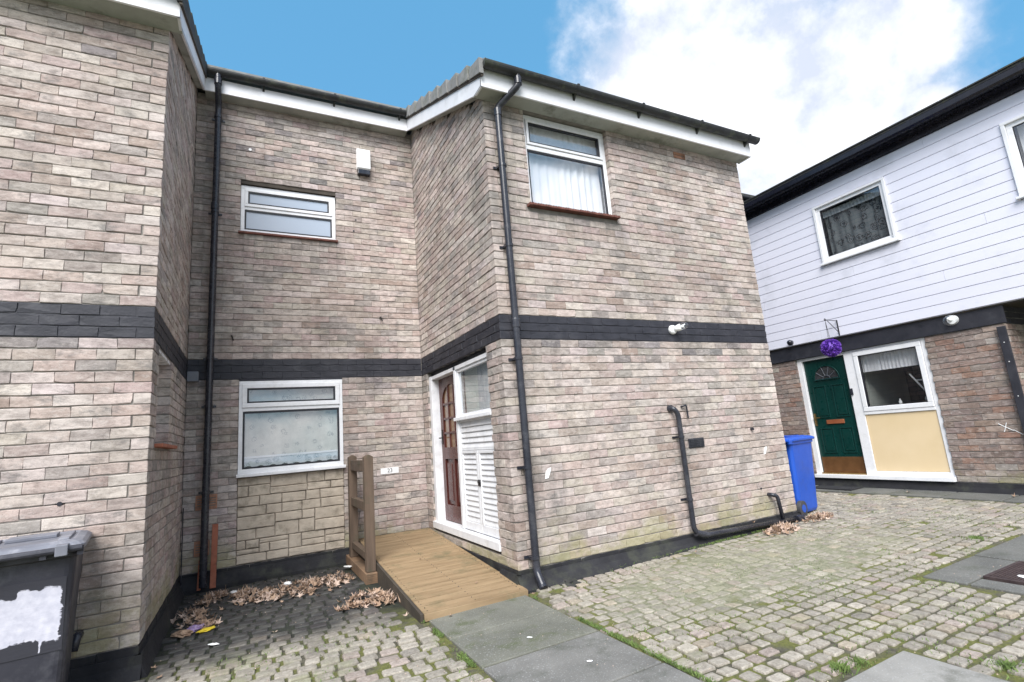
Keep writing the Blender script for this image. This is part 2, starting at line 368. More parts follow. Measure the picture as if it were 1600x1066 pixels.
def tag(o, label=None, cat=None, group=None, kind=None):
    if label: o['label'] = label
    if cat: o['category'] = cat
    if group: o['group'] = group
    if kind: o['kind'] = kind
    return o
def box(F, u0, u1, d0, d1, z0, z1, name, mat, parent, bev=0, **k):
    return MB().box(F, u0, u1, d0, d1, z0, z1).build(name, mat, parent, bev=bev, **k)
def text(txt, F, u, d, z, size, mat, parent, name='lettering', flip=False):
    cu = bpy.data.curves.new('text', 'FONT'); cu.body = txt; cu.size = size; cu.extrude = .0006; cu.align_x = 'CENTER'; cu.align_y = 'CENTER'
    tmp = bpy.data.objects.new('tmp', cu); C.objects.link(tmp)
    dg = bpy.context.evaluated_depsgraph_get(); me = bpy.data.meshes.new_from_object(tmp.evaluated_get(dg))
    C.objects.unlink(tmp); bpy.data.objects.remove(tmp); me.name = name
    L = root_loc(parent)
    Ud = -F.U if flip else F.U
    for v in me.vertices:
        c = v.co.copy(); v.co = F.P(u, d, z) + Ud * c.x + Vector((0, 0, 1)) * c.y + F.N * c.z - L
    me.materials.clear(); me.materials.append(MATS[mat])
    o = bpy.data.objects.new(name, me); C.objects.link(o); o.parent = parent; return o

# ------------------------------------------------------------------ brick templates
H = .0776; BL = .214; BANDTOP = 1.13
PAL = [((.52, .455, .40), 13), ((.57, .505, .455), 11), ((.62, .565, .52), 7), ((.46, .395, .35), 10), ((.40, .36, .33), 7), ((.34, .315, .30), 3), ((.46, .375, .335), 7), ((.52, .425, .385), 7), ((.39, .315, .27), 3), ((.55, .485, .38), 4), ((.54, .36, .27), .5)]
PALG = [((.34, .315, .29), 5), ((.28, .262, .25), 4), ((.40, .36, .325), 4), ((.23, .215, .21), 2)]
PALR = [((.31, .225, .19), 8), ((.29, .23, .205), 8), ((.35, .265, .225), 5), ((.41, .33, .28), 3), ((.25, .185, .16), 4), ((.48, .42, .37), .7), ((.36, .22, .17), 2)]
PALB = [((1, 1, 1), 1)]
def pick(pal):
    t = R() * sum(w for _, w in pal)
    for c, w_ in pal:
        t -= w_
        if t <= 0: return c
    return pal[-1][0]
def brick_verts():
    L, D, Z, b = BL - .0015, .1, H - .0075, .004
    j = lambda s=.0026: U(-s, s)
    vs = []
    ring = [(0, 0), (U(.25, .4), 0), (U(.6, .75), 0), (1, 0), (1, .5), (1, 1), (U(.6, .75), 1), (U(.25, .4), 1), (0, 1), (0, .5)]
    n = len(ring); jit = [(j(), j()) for _ in ring]
    if R() < .22:                              # a chipped corner
        q = random.choice((0, 3, 5, 8)); jit[q] = ((.009 if ring[q][0] == 0 else -.009) * U(.5, 1.2), (.007 if ring[q][1] == 0 else -.007) * U(.4, 1))
    for (d, ins) in ((0, 0), (D - b, 0), (D, b)):
        for (u, z), (ju, jz) in zip(ring, jit):
            k = 1 if d else 0
            vs.append((ins * .5 + u * (L - ins) + ju * k * .7 + (U(-.001, .001) if d == D else 0), d - D + (U(-.0025, .0015) if d == D else 0), ins + z * (Z - 2 * ins) + jz * k))
    fs = [tuple(range(n))[::-1]]
    for k in (0, n): fs += [(k + i, k + (i + 1) % n, k + n + (i + 1) % n, k + n + i) for i in range(n)]
    fs.append(tuple(range(2 * n, 3 * n)))
    return [Vector(v) for v in vs], fs          # x 0..L, y -D..0 (outwards +), z 0..Z
POOL = {}
def pool_for(key, pal, mat, n=60):
    if key in POOL: return POOL[key]
    out = []
    for i in range(n):
        vs, fs = brick_verts(); c = pick(pal); c = (c[0] * 1.03, c[1] * .995, c[2]) if key in 'ng' else c; k = U(.9, 1.08); c = tuple((x * .86 + y_ * .14) * .99 for x, y_ in zip(c, (.475, .423, .382))) if key == 'n' else c; c = tuple(min(.7, x * k * U(.97, 1.03)) for x in c)
        out.append([vs, fs, c, None])
    POOL[key] = out; return out
def brick_mesh(e, mat):
    if e[3] is None:
        me = bpy.data.meshes.new('brick'); me.from_pydata(e[0], [], e[1])
        at = me.color_attributes.new('tint', 'FLOAT_COLOR', 'POINT'); at.data.foreach_set('color', [x for _ in e[0] for x in (*e[2], 1)])
        me.materials.append(MATS[mat]); e[3] = me
    return e[3]

BRICKS = {}                                    # house -> candidate pieces
def lay(house, wallobj, F, u0, u1, zlo, zhi, open_=(), parity=0, corner=None, ztop=None, zbase=BANDTOP, skip=(), mirror=False, palfn=None):
    """bricks in stretcher bond between u0 and u1; courses aligned on zbase. corner: 'lo'/'hi' end where bricks turn the corner"""
    k0 = math.ceil((zlo - zbase) / H - 1e-6); k1 = math.floor((zhi - zbase) / H + 1e-6)
    for k in range(k0, k1):
        z0 = zbase + k * H; z1 = z0 + H
        half = (k + parity) % 2
        a = u0
        edges = []
        start = u0 + (BL / 2 if half else 0)
        if corner == 'hi': start = u1 - (BL / 2 if half else 0) - BL * 60
        x = start - (BL if corner != 'hi' else 0)
        if corner == 'lo': x = start           # the neighbouring wall's brick fills the gap at the corner
        cells = []
        while x < u1:
            jl = U(-.006, .006)
            cells.append([x, x + BL]); x += BL
        for i in range(len(cells) - 1):
            q = U(-.007, .007); cells[i][1] += q; cells[i + 1][0] += q
            if R() < .05 and cells[i][1] - cells[i][0] > .15:
                pass
        for (c0, c1) in cells:
            c0 = max(c0, u0 if corner != 'lo' else start); c1 = min(c1, u1 if corner != 'hi' else (u1 - (BL / 2 if half else 0)))
            if c1 - c0 < .03: continue
            segs = [(c0, c1)]
            zm = (z0 + z1) / 2
            for (a0, a1, b0, b1) in open_:
                if b0 - .02 < zm < b1 + .02:
                    ns = []
                    for s0, s1 in segs:
                        if a1 <= s0 or a0 >= s1: ns.append((s0, s1)); continue
                        if s0 < a0 - .02: ns.append((s0, a0 + .004))
                        if s1 > a1 + .02: ns.append((a1 - .004, s1))
                    segs = ns
            for s0, s1 in segs:
                if s1 - s0 < .025: continue
                um = (s0 + s1) / 2
                if ztop and z0 > ztop(um): continue
                if any(A0 < um < A1 and B0 < zm < B1 for A0, A1, B0, B1 in skip): continue
                if palfn: key, pal, mat = palfn(um, zm, k)
                else: key, pal, mat = ('n', PAL, 'weathered_brick')
                e = random.choice(pool_for(key, pal, mat))
                Lw = s1 - s0 - .0015
                loc = F.P(s0 + .00075, U(-.003, .002), z0 + .0038 + U(-.001, .001))
                pp = proj(F.P(um, 0, zm)); area = 0
                if pp and -20 < pp[0] < 1620 and -20 < pp[1] < 1086:
                    q0 = proj(F.P(s0, 0, z0)); q1 = proj(F.P(s1, 0, z0)); q2 = proj(F.P(s0, 0, z1))
                    if q0 and q1 and q2:
                        area = abs((q1[0] - q0[0]) * (q2[1] - q0[1]) - (q1[1] - q0[1]) * (q2[0] - q0[0]))
                BRICKS.setdefault(house, []).append((area, wallobj, F, loc, Lw / (BL - .0015), e, mat, U(-.004, .004)))
def flush_bricks(limit=300):
    for house, L in BRICKS.items():
        L.sort(key=lambda q: -q[0])
        n = 0; rest = {}
        for q in L:
            area, wob, F, loc, sx, e, mat, tilt = q
            if n < limit and mat == 'weathered_brick' and area > 0:
                o = bpy.data.objects.new('brick', brick_mesh(e, mat)); C.objects.link(o)
                o.parent = wob
                M = Matrix(((F.U.x * sx, F.N.x, 0), (F.U.y * sx, F.N.y, 0), (0, 0, 1)))
                m4 = M.to_4x4(); m4.translation = loc - root_loc(wob)
                o.matrix_local = m4; n += 1
            else: rest.setdefault((wob, mat), []).append(q)
        for (wob, mat), qs in rest.items():
            mb = MB(); base = 0
            for area, _, F, loc, sx, e, _, tilt in qs:
                mb.cur = e[2]
                mb.add([loc + F.U * (v.x * sx) + F.N * v.y + Vector((0, 0, v.z)) for v in e[0]], e[1])
            mb.build('brickwork' if mat == 'weathered_brick' else 'painted_brickwork', mat, wob, kind='stuff', fix=False)

def slabwall(F, u0, u1, z0, z1, open_, name, parent, d1=-.009, d0=-.22, mat='mortar', ztop=None):
    """wall body split into a grid of boxes round its openings, one mesh"""
    mb = MB(); g = .004
    us = sorted({u0, u1, *[x for o in open_ for x in (o[0] - g, o[1] + g)]}); us = [u for u in us if u0 <= u <= u1]
    for i in range(len(us) - 1):
        um = (us[i] + us[i + 1]) / 2
        cuts = sorted([(max(z0, o[2] - g), min(z1, o[3] + g)) for o in open_ if o[0] - g < um < o[1] + g])
        z = z0
        top = z1
        for a, b in cuts:
            if a > z: mb.box(F, us[i], us[i + 1], d0, d1, z, a)
            z = b
        if z < top:
            if ztop:
                za, zb = ztop(us[i]), ztop(us[i + 1])
                mb.poly([F.P(us[i], d0, z), F.P(us[i + 1], d0, z), F.P(us[i + 1], d0, zb), F.P(us[i], d0, za)], F.N * (d1 - d0))
            else: mb.box(F, us[i], us[i + 1], d0, d1, z, top)
    return mb.build(name, mat, parent)

def G(x, y=0): return -1.265 + .015 * (x - 2)

# ------------------------------------------------------------------ ground setting
ground = MB()
ground.add([(-150, -150, -1.42), (150, -150, -1.42), (150, 150, -1.42), (-150, 150, -1.42)], [(0, 1, 2, 3)])
go = ground.build('ground', 'hillground', None); tag(go, kind='structure')

XL, YL, XC, YB, YR, XR, XW = -.605, 4.34, 2.06, 4.15, 6.6, 5.785, 8.3
PATH = (1.2, 2.03)
def silt(x, y):
    n = noise.noise(Vector((x * 1.1, y * 1.1, 3)))
    r = math.hypot((x - 4.0) / 1.9, (y - 3.25) / .75) + n * .5
    return max(0, min(1, (1.15 - r) / .45))
nx, ny = 190, 130; gx0, gx1, gy0, gy1 = -3.0, 8.35, -1.5, 7.4
mb = MB()
for j in range(ny + 1):
    for i in range(nx + 1):
        x = gx0 + (gx1 - gx0) * i / nx; y = gy0 + (gy1 - gy0) * j / ny
        z = G(x) - .012 + .006 * noise.noise(Vector((x * 6, y * 6, 0))) + .004 * noise.noise(Vector((x * 23, y * 23, 5)))
        z += silt(x, y) * (.0085 + .004 * noise.noise(Vector((x * 9, y * 9, 2))))
        mb.v.append(Vector((x, y, z)))
mb.f = [(j * (nx + 1) + i, j * (nx + 1) + i + 1, (j + 1) * (nx + 1) + i + 1, (j + 1) * (nx + 1) + i) for j in range(ny) for i in range(nx)]
yard = mb.build('cobbled_yard', 'joint_fill', None, smooth=True, fix=False); tag(yard, kind='structure')

# cobbles
CP = [((.40, .365, .31), 8), ((.37, .335, .285), 8), ((.44, .40, .34), 6), ((.34, .31, .27), 4), ((.42, .36, .285), 3), ((.41, .345, .305), 2)]
OUT = [(1, 0), (1, .80), (.92, .93), (.78, 1), (0, 1), (-.78, 1), (-.93, .92), (-1, .80), (-1, 0), (-1, -.78), (-.92, -.93), (-.80, -1), (0, -1), (.80, -1), (.93, -.92), (1, -.78)]
def cobble_tpl():
    n = 16; vs = []; k_ = U(.78, 1.16)
    sq = [0] * n
    for (zz, ins) in ((-.05, -.02), (-.008, 0.0), (-.002, .04), (U(-.0005, .001), .14)):
        for i in range(n):
            if zz == -.05: sq[i] = (OUT[i][0] * U(.93, 1.01), OUT[i][1] * U(.93, 1.01))
            vs.append(Vector((sq[i][0] * (1 - ins) * .5, sq[i][1] * (1 - ins) * .5, zz)))
    vs.append(Vector((0, 0, .0015)))
    fs = []
    for k in range(3): fs += [(k * n + i, k * n + (i + 1) % n, (k + 1) * n + (i + 1) % n, (k + 1) * n + i) for i in range(n)]
    fs += [(3 * n + i, 3 * n + (i + 1) % n, 4 * n) for i in range(n)]
    return [vs, fs, tuple(x * k_ * .9 for x in pick(CP)), None]
CT = [cobble_tpl() for _ in range(70)]
def blocked(x, y, m=.05):
    if PATH[0] - m < x < PATH[1] + m and y < 4.15: return True
    if 1.0 < x < 2.1 and y > 3.98 - m: return True
    if x < XL + .04 + m and y > YL - .08: return True
    if XC - .1 < x < XR + .02 and y > YB - .125 - m * .5: return True
    if y > YR - .09: return x < 5.8
    if x > 7.76 - m: return True
    if 4.36 - m < x < 6.1 and y < 2.25 + m * .5: return True
    if 1.9 < x < 3.03 + m and y < 1.72 + m: return True
    return False
stones = []
def cobrows(x0, x1, y0, y1, px_, py_, seed):
    j = 0; y = y0
    while y < y1:
        x = x0 + (px_ * .5 if j % 2 else 0) + U(-.02, .02)
        while x < x1:
            ww = px_ * U(.88, 1.14)
            cx = x + ww / 2; cy = y + .018 * noise.noise(Vector((cx * 1.3, y * 1.3, seed))) + U(-.004, .004)
            if not blocked(cx, cy):
                fg = max(0, min(1, (2.9 - cy) / .8)) if x0 > 1.5 else .35
                stones.append((cx, cy, ww - U(.010, .022) - .008 * fg, py_ * (U(.80, .93) - .11 * fg), U(-.06, .06)))
            x += ww
        y += py_; j += 1
cobrows(-.75, 1.2, 1.9, 6.55, .128, .101, 1)
cobrows(2.03, 7.8, .9, 7.1, .116, .103, 2)
cand = []
for (x, y, sx, sy, a) in stones:
    z = G(x) + U(-.005, .004) + .006 * noise.noise(Vector((x * 2, y * 2, 0)))
    tx, ty = U(-.045, .045), U(-.045, .045)
    if R() < .003: continue
    p = proj(Vector((x, y, z))); ar = 0
    if p and -30 < p[0] < 1630 and p[1] < 1090 and p[1] > 0: ar = 1 / (p[2] ** 3)
    if y > 4.3 and x < 1.2: ar *= .2
    cand.append((ar, x, y, z, sx, sy, a, tx, ty, random.choice(CT)))
cand.sort(key=lambda c: -c[0])
mb = MB()
for i, (ar, x, y, z, sx, sy, a, tx, ty, e) in enumerate(cand):
    M = Matrix.Translation((x, y, z)) @ Matrix.Rotation(a, 4, 'Z') @ Matrix.Rotation(tx, 4, 'X') @ Matrix.Rotation(ty, 4, 'Y') @ Matrix.Diagonal((sx, sy, 1, 1))
    if i < 300:
        if e[3] is None:
            me = bpy.data.meshes.new('cobblestone'); me.from_pydata(e[0], [], e[1]); at = me.color_attributes.new('tint', 'FLOAT_COLOR', 'POINT')
            at.data.foreach_set('color', [q for _ in e[0] for q in (*e[2], 1)]); me.materials.append(MATS['cobble_stone']); e[3] = me
        o = bpy.data.objects.new('cobblestone', e[3]); C.objects.link(o); o.parent = yard; o.matrix_local = M
    else:
        mb.cur = e[2]; mb.add([M @ v for v in e[0]], e[1])
mb.build('cobblestones', 'cobble_stone', yard, fix=False, kind='stuff')

# slabs
def slab(parent, x0, x1, y0, y1, mat, top=.0, name='slab', hole=None, th=.05):
    g = .009; m = MB(); x0 += g; x1 -= g; y0 += g; y1 -= g
    t = U(-.002, .002)
    pts = [(x0, y0), (x1, y0), (x1, y1), (x0, y1)]
    vs = [Vector((x, y, G(x) + top + t - th)) for x, y in pts] + [Vector((x, y, G(x) + top + t + U(-.0015, .0015))) for x, y in pts]
    m.add(vs, [(3, 2, 1, 0), (4, 5, 6, 7), (0, 1, 5, 4), (1, 2, 6, 5), (2, 3, 7, 6), (3, 0, 4, 7)])
    return m.build(name, mat, parent, bev=.006)
path = MB().box(WORLD, PATH[0] + .01, PATH[1] - .01, -1, 4.1, G(1.2) - .09, G(1.2) - .055).build('path', 'joint_fill', None); tag(path, kind='structure')
for y0, y1, sm_ in ((3.52, 4.06, 'slab_mossy'), (2.99, 3.52, 'slab_mossy'), (2.40, 2.99, 'slab_concrete'), (1.80, 2.40, 'slab_concrete'), (1.2, 1.8, 'slab_concrete')):
    slab(path, PATH[0], PATH[1], y0, y1, sm_, .004)
lower = MB().box(WORLD, 2.44, 3.02, .9, 1.71, G(2.5) - .09, G(2.5) - .055).build('paved_corner', 'joint_fill', None); tag(lower, kind='structure')
slab(lower, 2.43, 3.03, 1.12, 1.72, 'slab_light', .012); slab(lower, 2.43, 3.03, .52, 1.12, 'slab_light', .010)
slab(lower, 2.04, 2.43, 1.12, 1.72, 'slab_light', .010)
sidepav = MB().box(WORLD, 4.38, 6.08, .9, 2.24, G(4.4) - .09, G(4.4) - .06).build('side_pavement', 'joint_fill', None); tag(sidepav, kind='structure')
slab(sidepav, 4.37, 5.16, 1.97, 2.25, 'slab_wet', .003); slab(sidepav, 5.16, 6.1, 1.55, 2.25, 'slab_wet', .006)
slab(sidepav, 4.37, 4.56, 1.10, 1.97, 'slab_wet', .004); slab(sidepav, 4.56, 5.16, 1.10, 1.50, 'slab_wet', .004); slab(sidepav, 5.16, 6.1, .9, 1.55, 'slab_wet', .004)
strip = MB().box(WORLD, 7.79, 8.29, .5, 7.3, G(7.8) - .09, G(7.8) - .055).build('pavement', 'joint_fill', None); tag(strip, kind='structure')
y = .5
while y < 7: slab(strip, 7.78, 8.31, y, y + .62, 'slab_wet', .006); y += .62

# drain cover
dc = thing('drain_cover', (4.86, 1.735, G(4.86)), 'rusty brown metal drain cover set in the dark slabs at the right', 'drain cover')
zc = G(4.86) + .012
m = MB()
for (a, b, c, d) in ((4.57, 5.15, 1.51, 1.535), (4.57, 5.15, 1.935, 1.96), (4.57, 4.595, 1.535, 1.935), (5.125, 5.15, 1.535, 1.935)):
    m.box(WORLD, a, b, c, d, zc - .06, zc + .002)
m.build('rim', 'cast_iron', dc, bev=.002)
box(WORLD, 4.598, 5.122, 1.538, 1.932, zc - .05, zc - .006, 'plate', 'cast_iron', dc)
m = MB()
for i in range(20):
    yy = 1.55 + i * .0195
    m.box(WORLD, 4.61, 5.11, yy, yy + .008, zc - .0058, zc - .001)
m.build('ridges', 'cast_iron', dc, kind='stuff')

# ------------------------------------------------------------------ frames on the walls
FB = Fr((0, YB, 0), (1, 0, 0), (0, -1, 0))       # front wall of number 23, u = x
FR = Fr((0, YR, 0), (1, 0, 0), (0, -1, 0))       # recessed wall
FS = Fr((XC, 0, 0), (0, 1, 0), (-1, 0, 0))       # door wall, u = y
FL = Fr((0, YL, 0), (1, 0, 0), (0, -1, 0))       # left house front
FLS = Fr((XL, 0, 0), (0, 1, 0), (1, 0, 0))       # left house side
FW = Fr((XW, 0, 0), (0, 1, 0), (-1, 0, 0))       # white house
FWR = Fr((0, 2.74, 0), (1, 0, 0), (0, -1, 0))    # white house return
BANDBOT = BANDTOP - 3 * H
def palmk(plinth_top, grey_rows=(0,)):
    def fn(u, z, k):
        if BANDBOT < z < BANDTOP: return ('band', PALB, 'black_masonry_paint')
        if z < plinth_top: return ('pl', PALB, 'plinth_paint')
        kk = round((BANDBOT - z - H / 2) / H)
        if kk == 0 and R() < .8: return ('g', PALG, 'weathered_brick')
        if kk in (1, 2) and R() < .3: return ('g', PALG, 'weathered_brick')
        if z > 3.1 and R() < .16: return ('g', PALG, 'weathered_brick')
        return ('n', PAL, 'weathered_brick')
    return fn
SL = .45
def roofslab(parent, x0, x1, y0, z0, ridge_y, mat='roof_tile', th=.035):
    m = MB()
    zr = z0 + SL * (ridge_y - y0); yb = 2 * ridge_y - y0
    m.poly([(x0, y0, z0 - th), (x0, y0, z0), (x0, ridge_y, zr), (x0, yb, z0), (x0, yb, z0 - th), (x0, ridge_y, zr - th)], (x1 - x0, 0, 0))
    # tile courses: raised steps
    n = 0; yy = y0
    while yy < ridge_y - .2:
        za = z0 + SL * (yy - y0)
        m.poly([(x0, yy, za + .001), (x0, yy, za + .022), (x0, yy + .3, za + SL * .3 + .003), (x0, yy + .3, za + SL * .3 + .001)], (x1 - x0, 0, 0))
        yy += .3
    return m.build('roof', mat, parent)
def gutter(parent, F, u0, u1, dc_, zt, r, mat, joints, name='gutter'):
    m = MB(); prof = []
    n = 10
    for i in range(n + 1):
        a = math.pi * i / n; prof.append((dc_ + r * math.cos(a), zt - r * 1.05 * math.sin(a)))
    for i in range(n, -1, -1):
        a = math.pi * i / n; prof.append((dc_ + (r - .005) * math.cos(a), zt - (r - .005) * 1.05 * math.sin(a)))
    m.sweep(F, prof, u0, u1)
    for e in (u0 - .004, u1): # stop ends
        m.sweep(F, [(dc_ + (r + .003) * math.cos(math.pi * i / n), zt + .002 - (r + .003) * 1.05 * math.sin(math.pi * i / n)) for i in range(n + 1)], e, e + .004)
    g = m.build(name, mat, parent)
    for u in joints:
        m = MB(); rr = r + .006
        m.sweep(F, [(dc_ + rr * math.cos(math.pi * i / n), zt + .004 - rr * 1.05 * math.sin(math.pi * i / n)) for i in range(n + 1)] + [(dc_ - rr, zt + .012), (dc_ + rr, zt + .012)], u - .014, u + .014)
        m.poly([F.P(u - .012, .22 * 0 + dc_ - r - .002, zt - .02), F.P(u - .012, dc_ - r * .2, zt - r - .008), F.P(u - .012, dc_ - r - .002, zt - r * 1.9)], F.U * .024)
        m.build('bracket', mat, g)
    return g
def downpipe(parent, pts, r, clips, F, mat='black_plastic', wall_d=0.0, shoe=None, collars=()):
    m = MB(); m.tube(pts, r, 16, caps=True)
    p = m.build('downpipe', mat, parent, smooth=True)
    mod = p.modifiers.new('e', 'EDGE_SPLIT'); mod.split_angle = rad(50)
    for (u, d, z) in clips:
        c = MB(); P0 = F.P(u, d, z)
        c.tube([P0 + Vector((0, 0, -.013)), P0 + Vector((0, 0, .013))], r + .006, 16)
        c.box(F, u - r - .035, u + r + .035, .002, .012, z - .012, z + .012)
        c.box(F, u - r - .004, u + r + .004, .010, d, z - .010, z + .010)
        c.build('clip', mat, p)
    for (u, d, z) in collars:
        c = MB(); P0 = F.P(u, d, z)
        c.tube([P0 + Vector((0, 0, -.04)), P0 + Vector((0, 0, .035)), P0 + Vector((0, 0, .045))], r + .006, 16, rs=[r + .006, r + .006, r + .001]); c.build('collar', mat, p, smooth=False)
    return p
def bend(pts, rr=.05, n=5):                    # round the corners of a pipe run
    pts = [Vector(p) for p in pts]; out = [pts[0]]
    for i in range(1, len(pts) - 1):
        a, b, c = pts[i - 1], pts[i], pts[i + 1]
        p = b + (a - b).normalized() * min(rr, (a - b).length * .45); q = b + (c - b).normalized() * min(rr, (c - b).length * .45)
        for k in range(n + 1):
            t = k / n; out.append(p * (1 - t) ** 2 + b * 2 * t * (1 - t) + q * t * t)
    out.append(pts[-1]); return out
def barge(parent, x0, x1, ya, yb, zoff_b, h, soffit_z, yfront, wallx, name='barge_board'):
    """sloping verge board, bottom z = zoff_b + SL*(y-YB'), its foot cut by the level soffit"""
    f = lambda y: zoff_b + SL * y
    m = MB()
    yk = (soffit_z - zoff_b) / SL
    pts = [(x0, yfront, soffit_z), (x0, yk, soffit_z), (x0, yb, f(yb)), (x0, yb, f(yb) + h), (x0, yfront, f(yfront) + h)]
    m.poly(pts, (x1 - x0, 0, 0)); o = m.build(name, 'white_board', parent, bev=.002)
    s = MB()                                   # sloping soffit strip between board and bricks
    a, b = sorted((x1, wallx))
    s.poly([(a, yk, soffit_z + .012), (a, yb, f(yb) + .012), (a, yb, f(yb) + .024), (a, yk, soffit_z + .024)], (b - a, 0, 0)).build('verge_soffit', 'soffit_board', parent)
    return o
def vergetiles(parent, x0, x1, ya, yb, z0, n, mat, h=.125):
    L = (yb - ya) / n
    MB().poly([(x0 + .008, ya + .01, z0 - .02), (x0 + .008, yb, z0 - .02 + SL * (yb - ya)), (x0 + .008, yb, z0 + .12 + SL * (yb - ya)), (x0 + .008, ya + .01, z0 + .13)], (x1 - x0 - .009, 0, 0)).build('gap_shade_strip', 'dark_plinth_wood', parent)  # dark strip added behind the tiles, stands in for shade in their gaps
    for i in range(n):
        y0 = ya + i * L; za = z0 + SL * (y0 - ya)
        m = MB(); zz = za + .012
        y1 = y0 + L * .94
        k_ = SL * L * .94
        m.add([(x0 - .012, y0, za), (x0, y1, za + k_), (x0, y1, za + .122 + k_), (x0 - .012, y0, za + .168), (x1, y0, za), (x1, y1, za + k_), (x1, y1, za + .122 + k_), (x1, y0, za + .168)], [(0, 1, 2, 3), (7, 6, 5, 4), (0, 4, 5, 1), (1, 5, 6, 2), (2, 6, 7, 3), (3, 7, 4, 0)])
        m.build('tile', mat, parent, bev=.004)

def pane(F, u0, u1, d, z0, z1, parent, mat='window_glass', name='pane'):
    return MB().add([F.P(u0, d, z0), F.P(u1, d, z0), F.P(u1, d, z1), F.P(u0, d, z1)], [(0, 1, 2, 3)]) if 0 else box(F, u0, u1, d - .004, d, z0, z1, name, mat, parent)
def curtain(F, u0, u1, d, z0, z1, parent, mat, amp=.012, wl=.07, name='curtain', scallop=0, thick=True):
    m = MB(); n = int((u1 - u0) / .012) + 2; ph = U(0, 6); rows = 8
    for j in range(rows + 1):
        for i in range(n + 1):
            u = u0 + (u1 - u0) * i / n
            zb = z0 + (scallop * abs(math.sin(math.pi * (u - u0) / .125)) if scallop else 0)
            z = z1 + (zb - z1) * j / rows
            dd = d + 1.5 * amp * (math.sin(u / wl * 6.28 + ph + 2.2 * noise.noise(Vector((u * 6, ph, z * .4)))) * (.5 + noise.noise(Vector((u * 4, 3, ph)))) + .5 * noise.noise(Vector((u * 24, ph, z))))
            m.v.append(F.P(u, dd, z))
    m.f = [(j * (n + 1) + i, j * (n + 1) + i + 1, (j + 1) * (n + 1) + i + 1, (j + 1) * (n + 1) + i) for j in range(rows) for i in range(n)]
    o = m.build(name, mat, parent, smooth=True, fix=False)
    return o
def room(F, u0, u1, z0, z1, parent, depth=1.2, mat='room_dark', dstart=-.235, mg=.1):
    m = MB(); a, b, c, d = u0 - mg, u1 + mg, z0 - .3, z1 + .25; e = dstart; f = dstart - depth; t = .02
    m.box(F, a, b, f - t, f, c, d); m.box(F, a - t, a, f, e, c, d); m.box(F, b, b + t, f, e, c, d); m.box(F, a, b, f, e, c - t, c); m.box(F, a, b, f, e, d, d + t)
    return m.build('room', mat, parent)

# ------------------------------------------------------------------ house 23
h23 = thing('brick_house', ((XC + XR) / 2, 7.5, G(3.9)), 'brick house number 23 in the middle with brown front door and timber ramp', 'house')
PT_B = -1.09
# openings (u0,u1,z0,z1)
OB = [(2.52, 3.61, 2.265, 3.36)]
fwallB = slabwall(FB, XC + .012, XR, -1.36, 3.37, OB, 'front_wall', h23)
lay('h23', fwallB, FB, XC, XR, BANDTOP - 31 * H, BANDTOP + 29 * H, OB + [(2.46, 3.60, 2.26, 2.27), (4.63, 4.83, BANDTOP + 27 * H, BANDTOP + 28 * H)], 0, 'lo', palfn=palmk(-1.12))
# side wall with the door
OS = [(4.49, 6.385, -1.04, BANDBOT)]
swall = slabwall(FS, YB + .012, YR, -1.36, 3.0, OS, 'side_wall', h23)
slabwall(FS, YB + .012, YR, 3.0, 3.0, [], 'gable_wall', h23, ztop=lambda u: 3.37 + SL * (u - YB))
lay('h23', swall, FS, YB, YR, BANDTOP - 31 * H, BANDTOP + 45 * H, OS, 1, 'lo', ztop=lambda u: 3.36 + SL * (u - YB), palfn=palmk(-1.12))
# recessed wall
OR = [(-.12, 1.0, 2.69, 3.39), (-.10, 1.04, -1.12, BANDBOT)]
rwall = slabwall(FR, XL, XC + .02, -1.40, 4.42, OR, 'recessed_wall', h23)
slabwall(FR, -.10, 1.04, -1.40, -.20, [], 'stone_backing', h23, d1=-.03, d0=-.215, mat='stone_joint')
lay('h23', rwall, FR, XL, XC, BANDTOP - 31 * H, BANDTOP + 43 * H, OR + [(-.49, -.28, BANDTOP - 21 * H, BANDTOP - 19 * H), (-.49, -.34, BANDTOP - 27 * H, BANDTOP - 25 * H)], 0, palfn=palmk(-1.12))
for F_, a_, b_ in ((FB, XC, XR), (FS, YB, YR), (FR, XL, XC)):
    box(F_, a_ + .004, b_ - .004, -.012, -.006, BANDBOT, BANDTOP, 'band_joints', 'black_masonry_paint', h23)
# hidden walls and body
m = MB(); m.box(WORLD, XR - .22, XR + .0, YB + .012, 11, -1.4, 3.4); m.box(WORLD, XL, XR, 11, 11.2, -1.4, 3.4)
m.poly([(XR - .2, YB + .012, 3.4), (XR - .2, 7.6, 5.0), (XR - .2, 11, 3.4)], (.2, 0, 0))
m.build('outer_walls', 'brick_far', h23)
# plinth fillet along the foot, sloping render
for F, a, b in ((FB, XC - .02, XR + .02), (FS, YB - .02, 4.48), (FR, XL + .02, 1.16)):
    m = MB(); zt = G(3) + .035
    ex = .12 if F is FB else .055
    m.sweep(F, [(-.02, -1.40), (ex, -1.40), (ex, G(2) - .006 if F is not FB else G(2) + .008), (.035, -1.215 if F is not FB else -1.20), (.014, -1.155), (-.02, -1.155)], a, b); m.build('plinth', 'plinth_paint', h23)
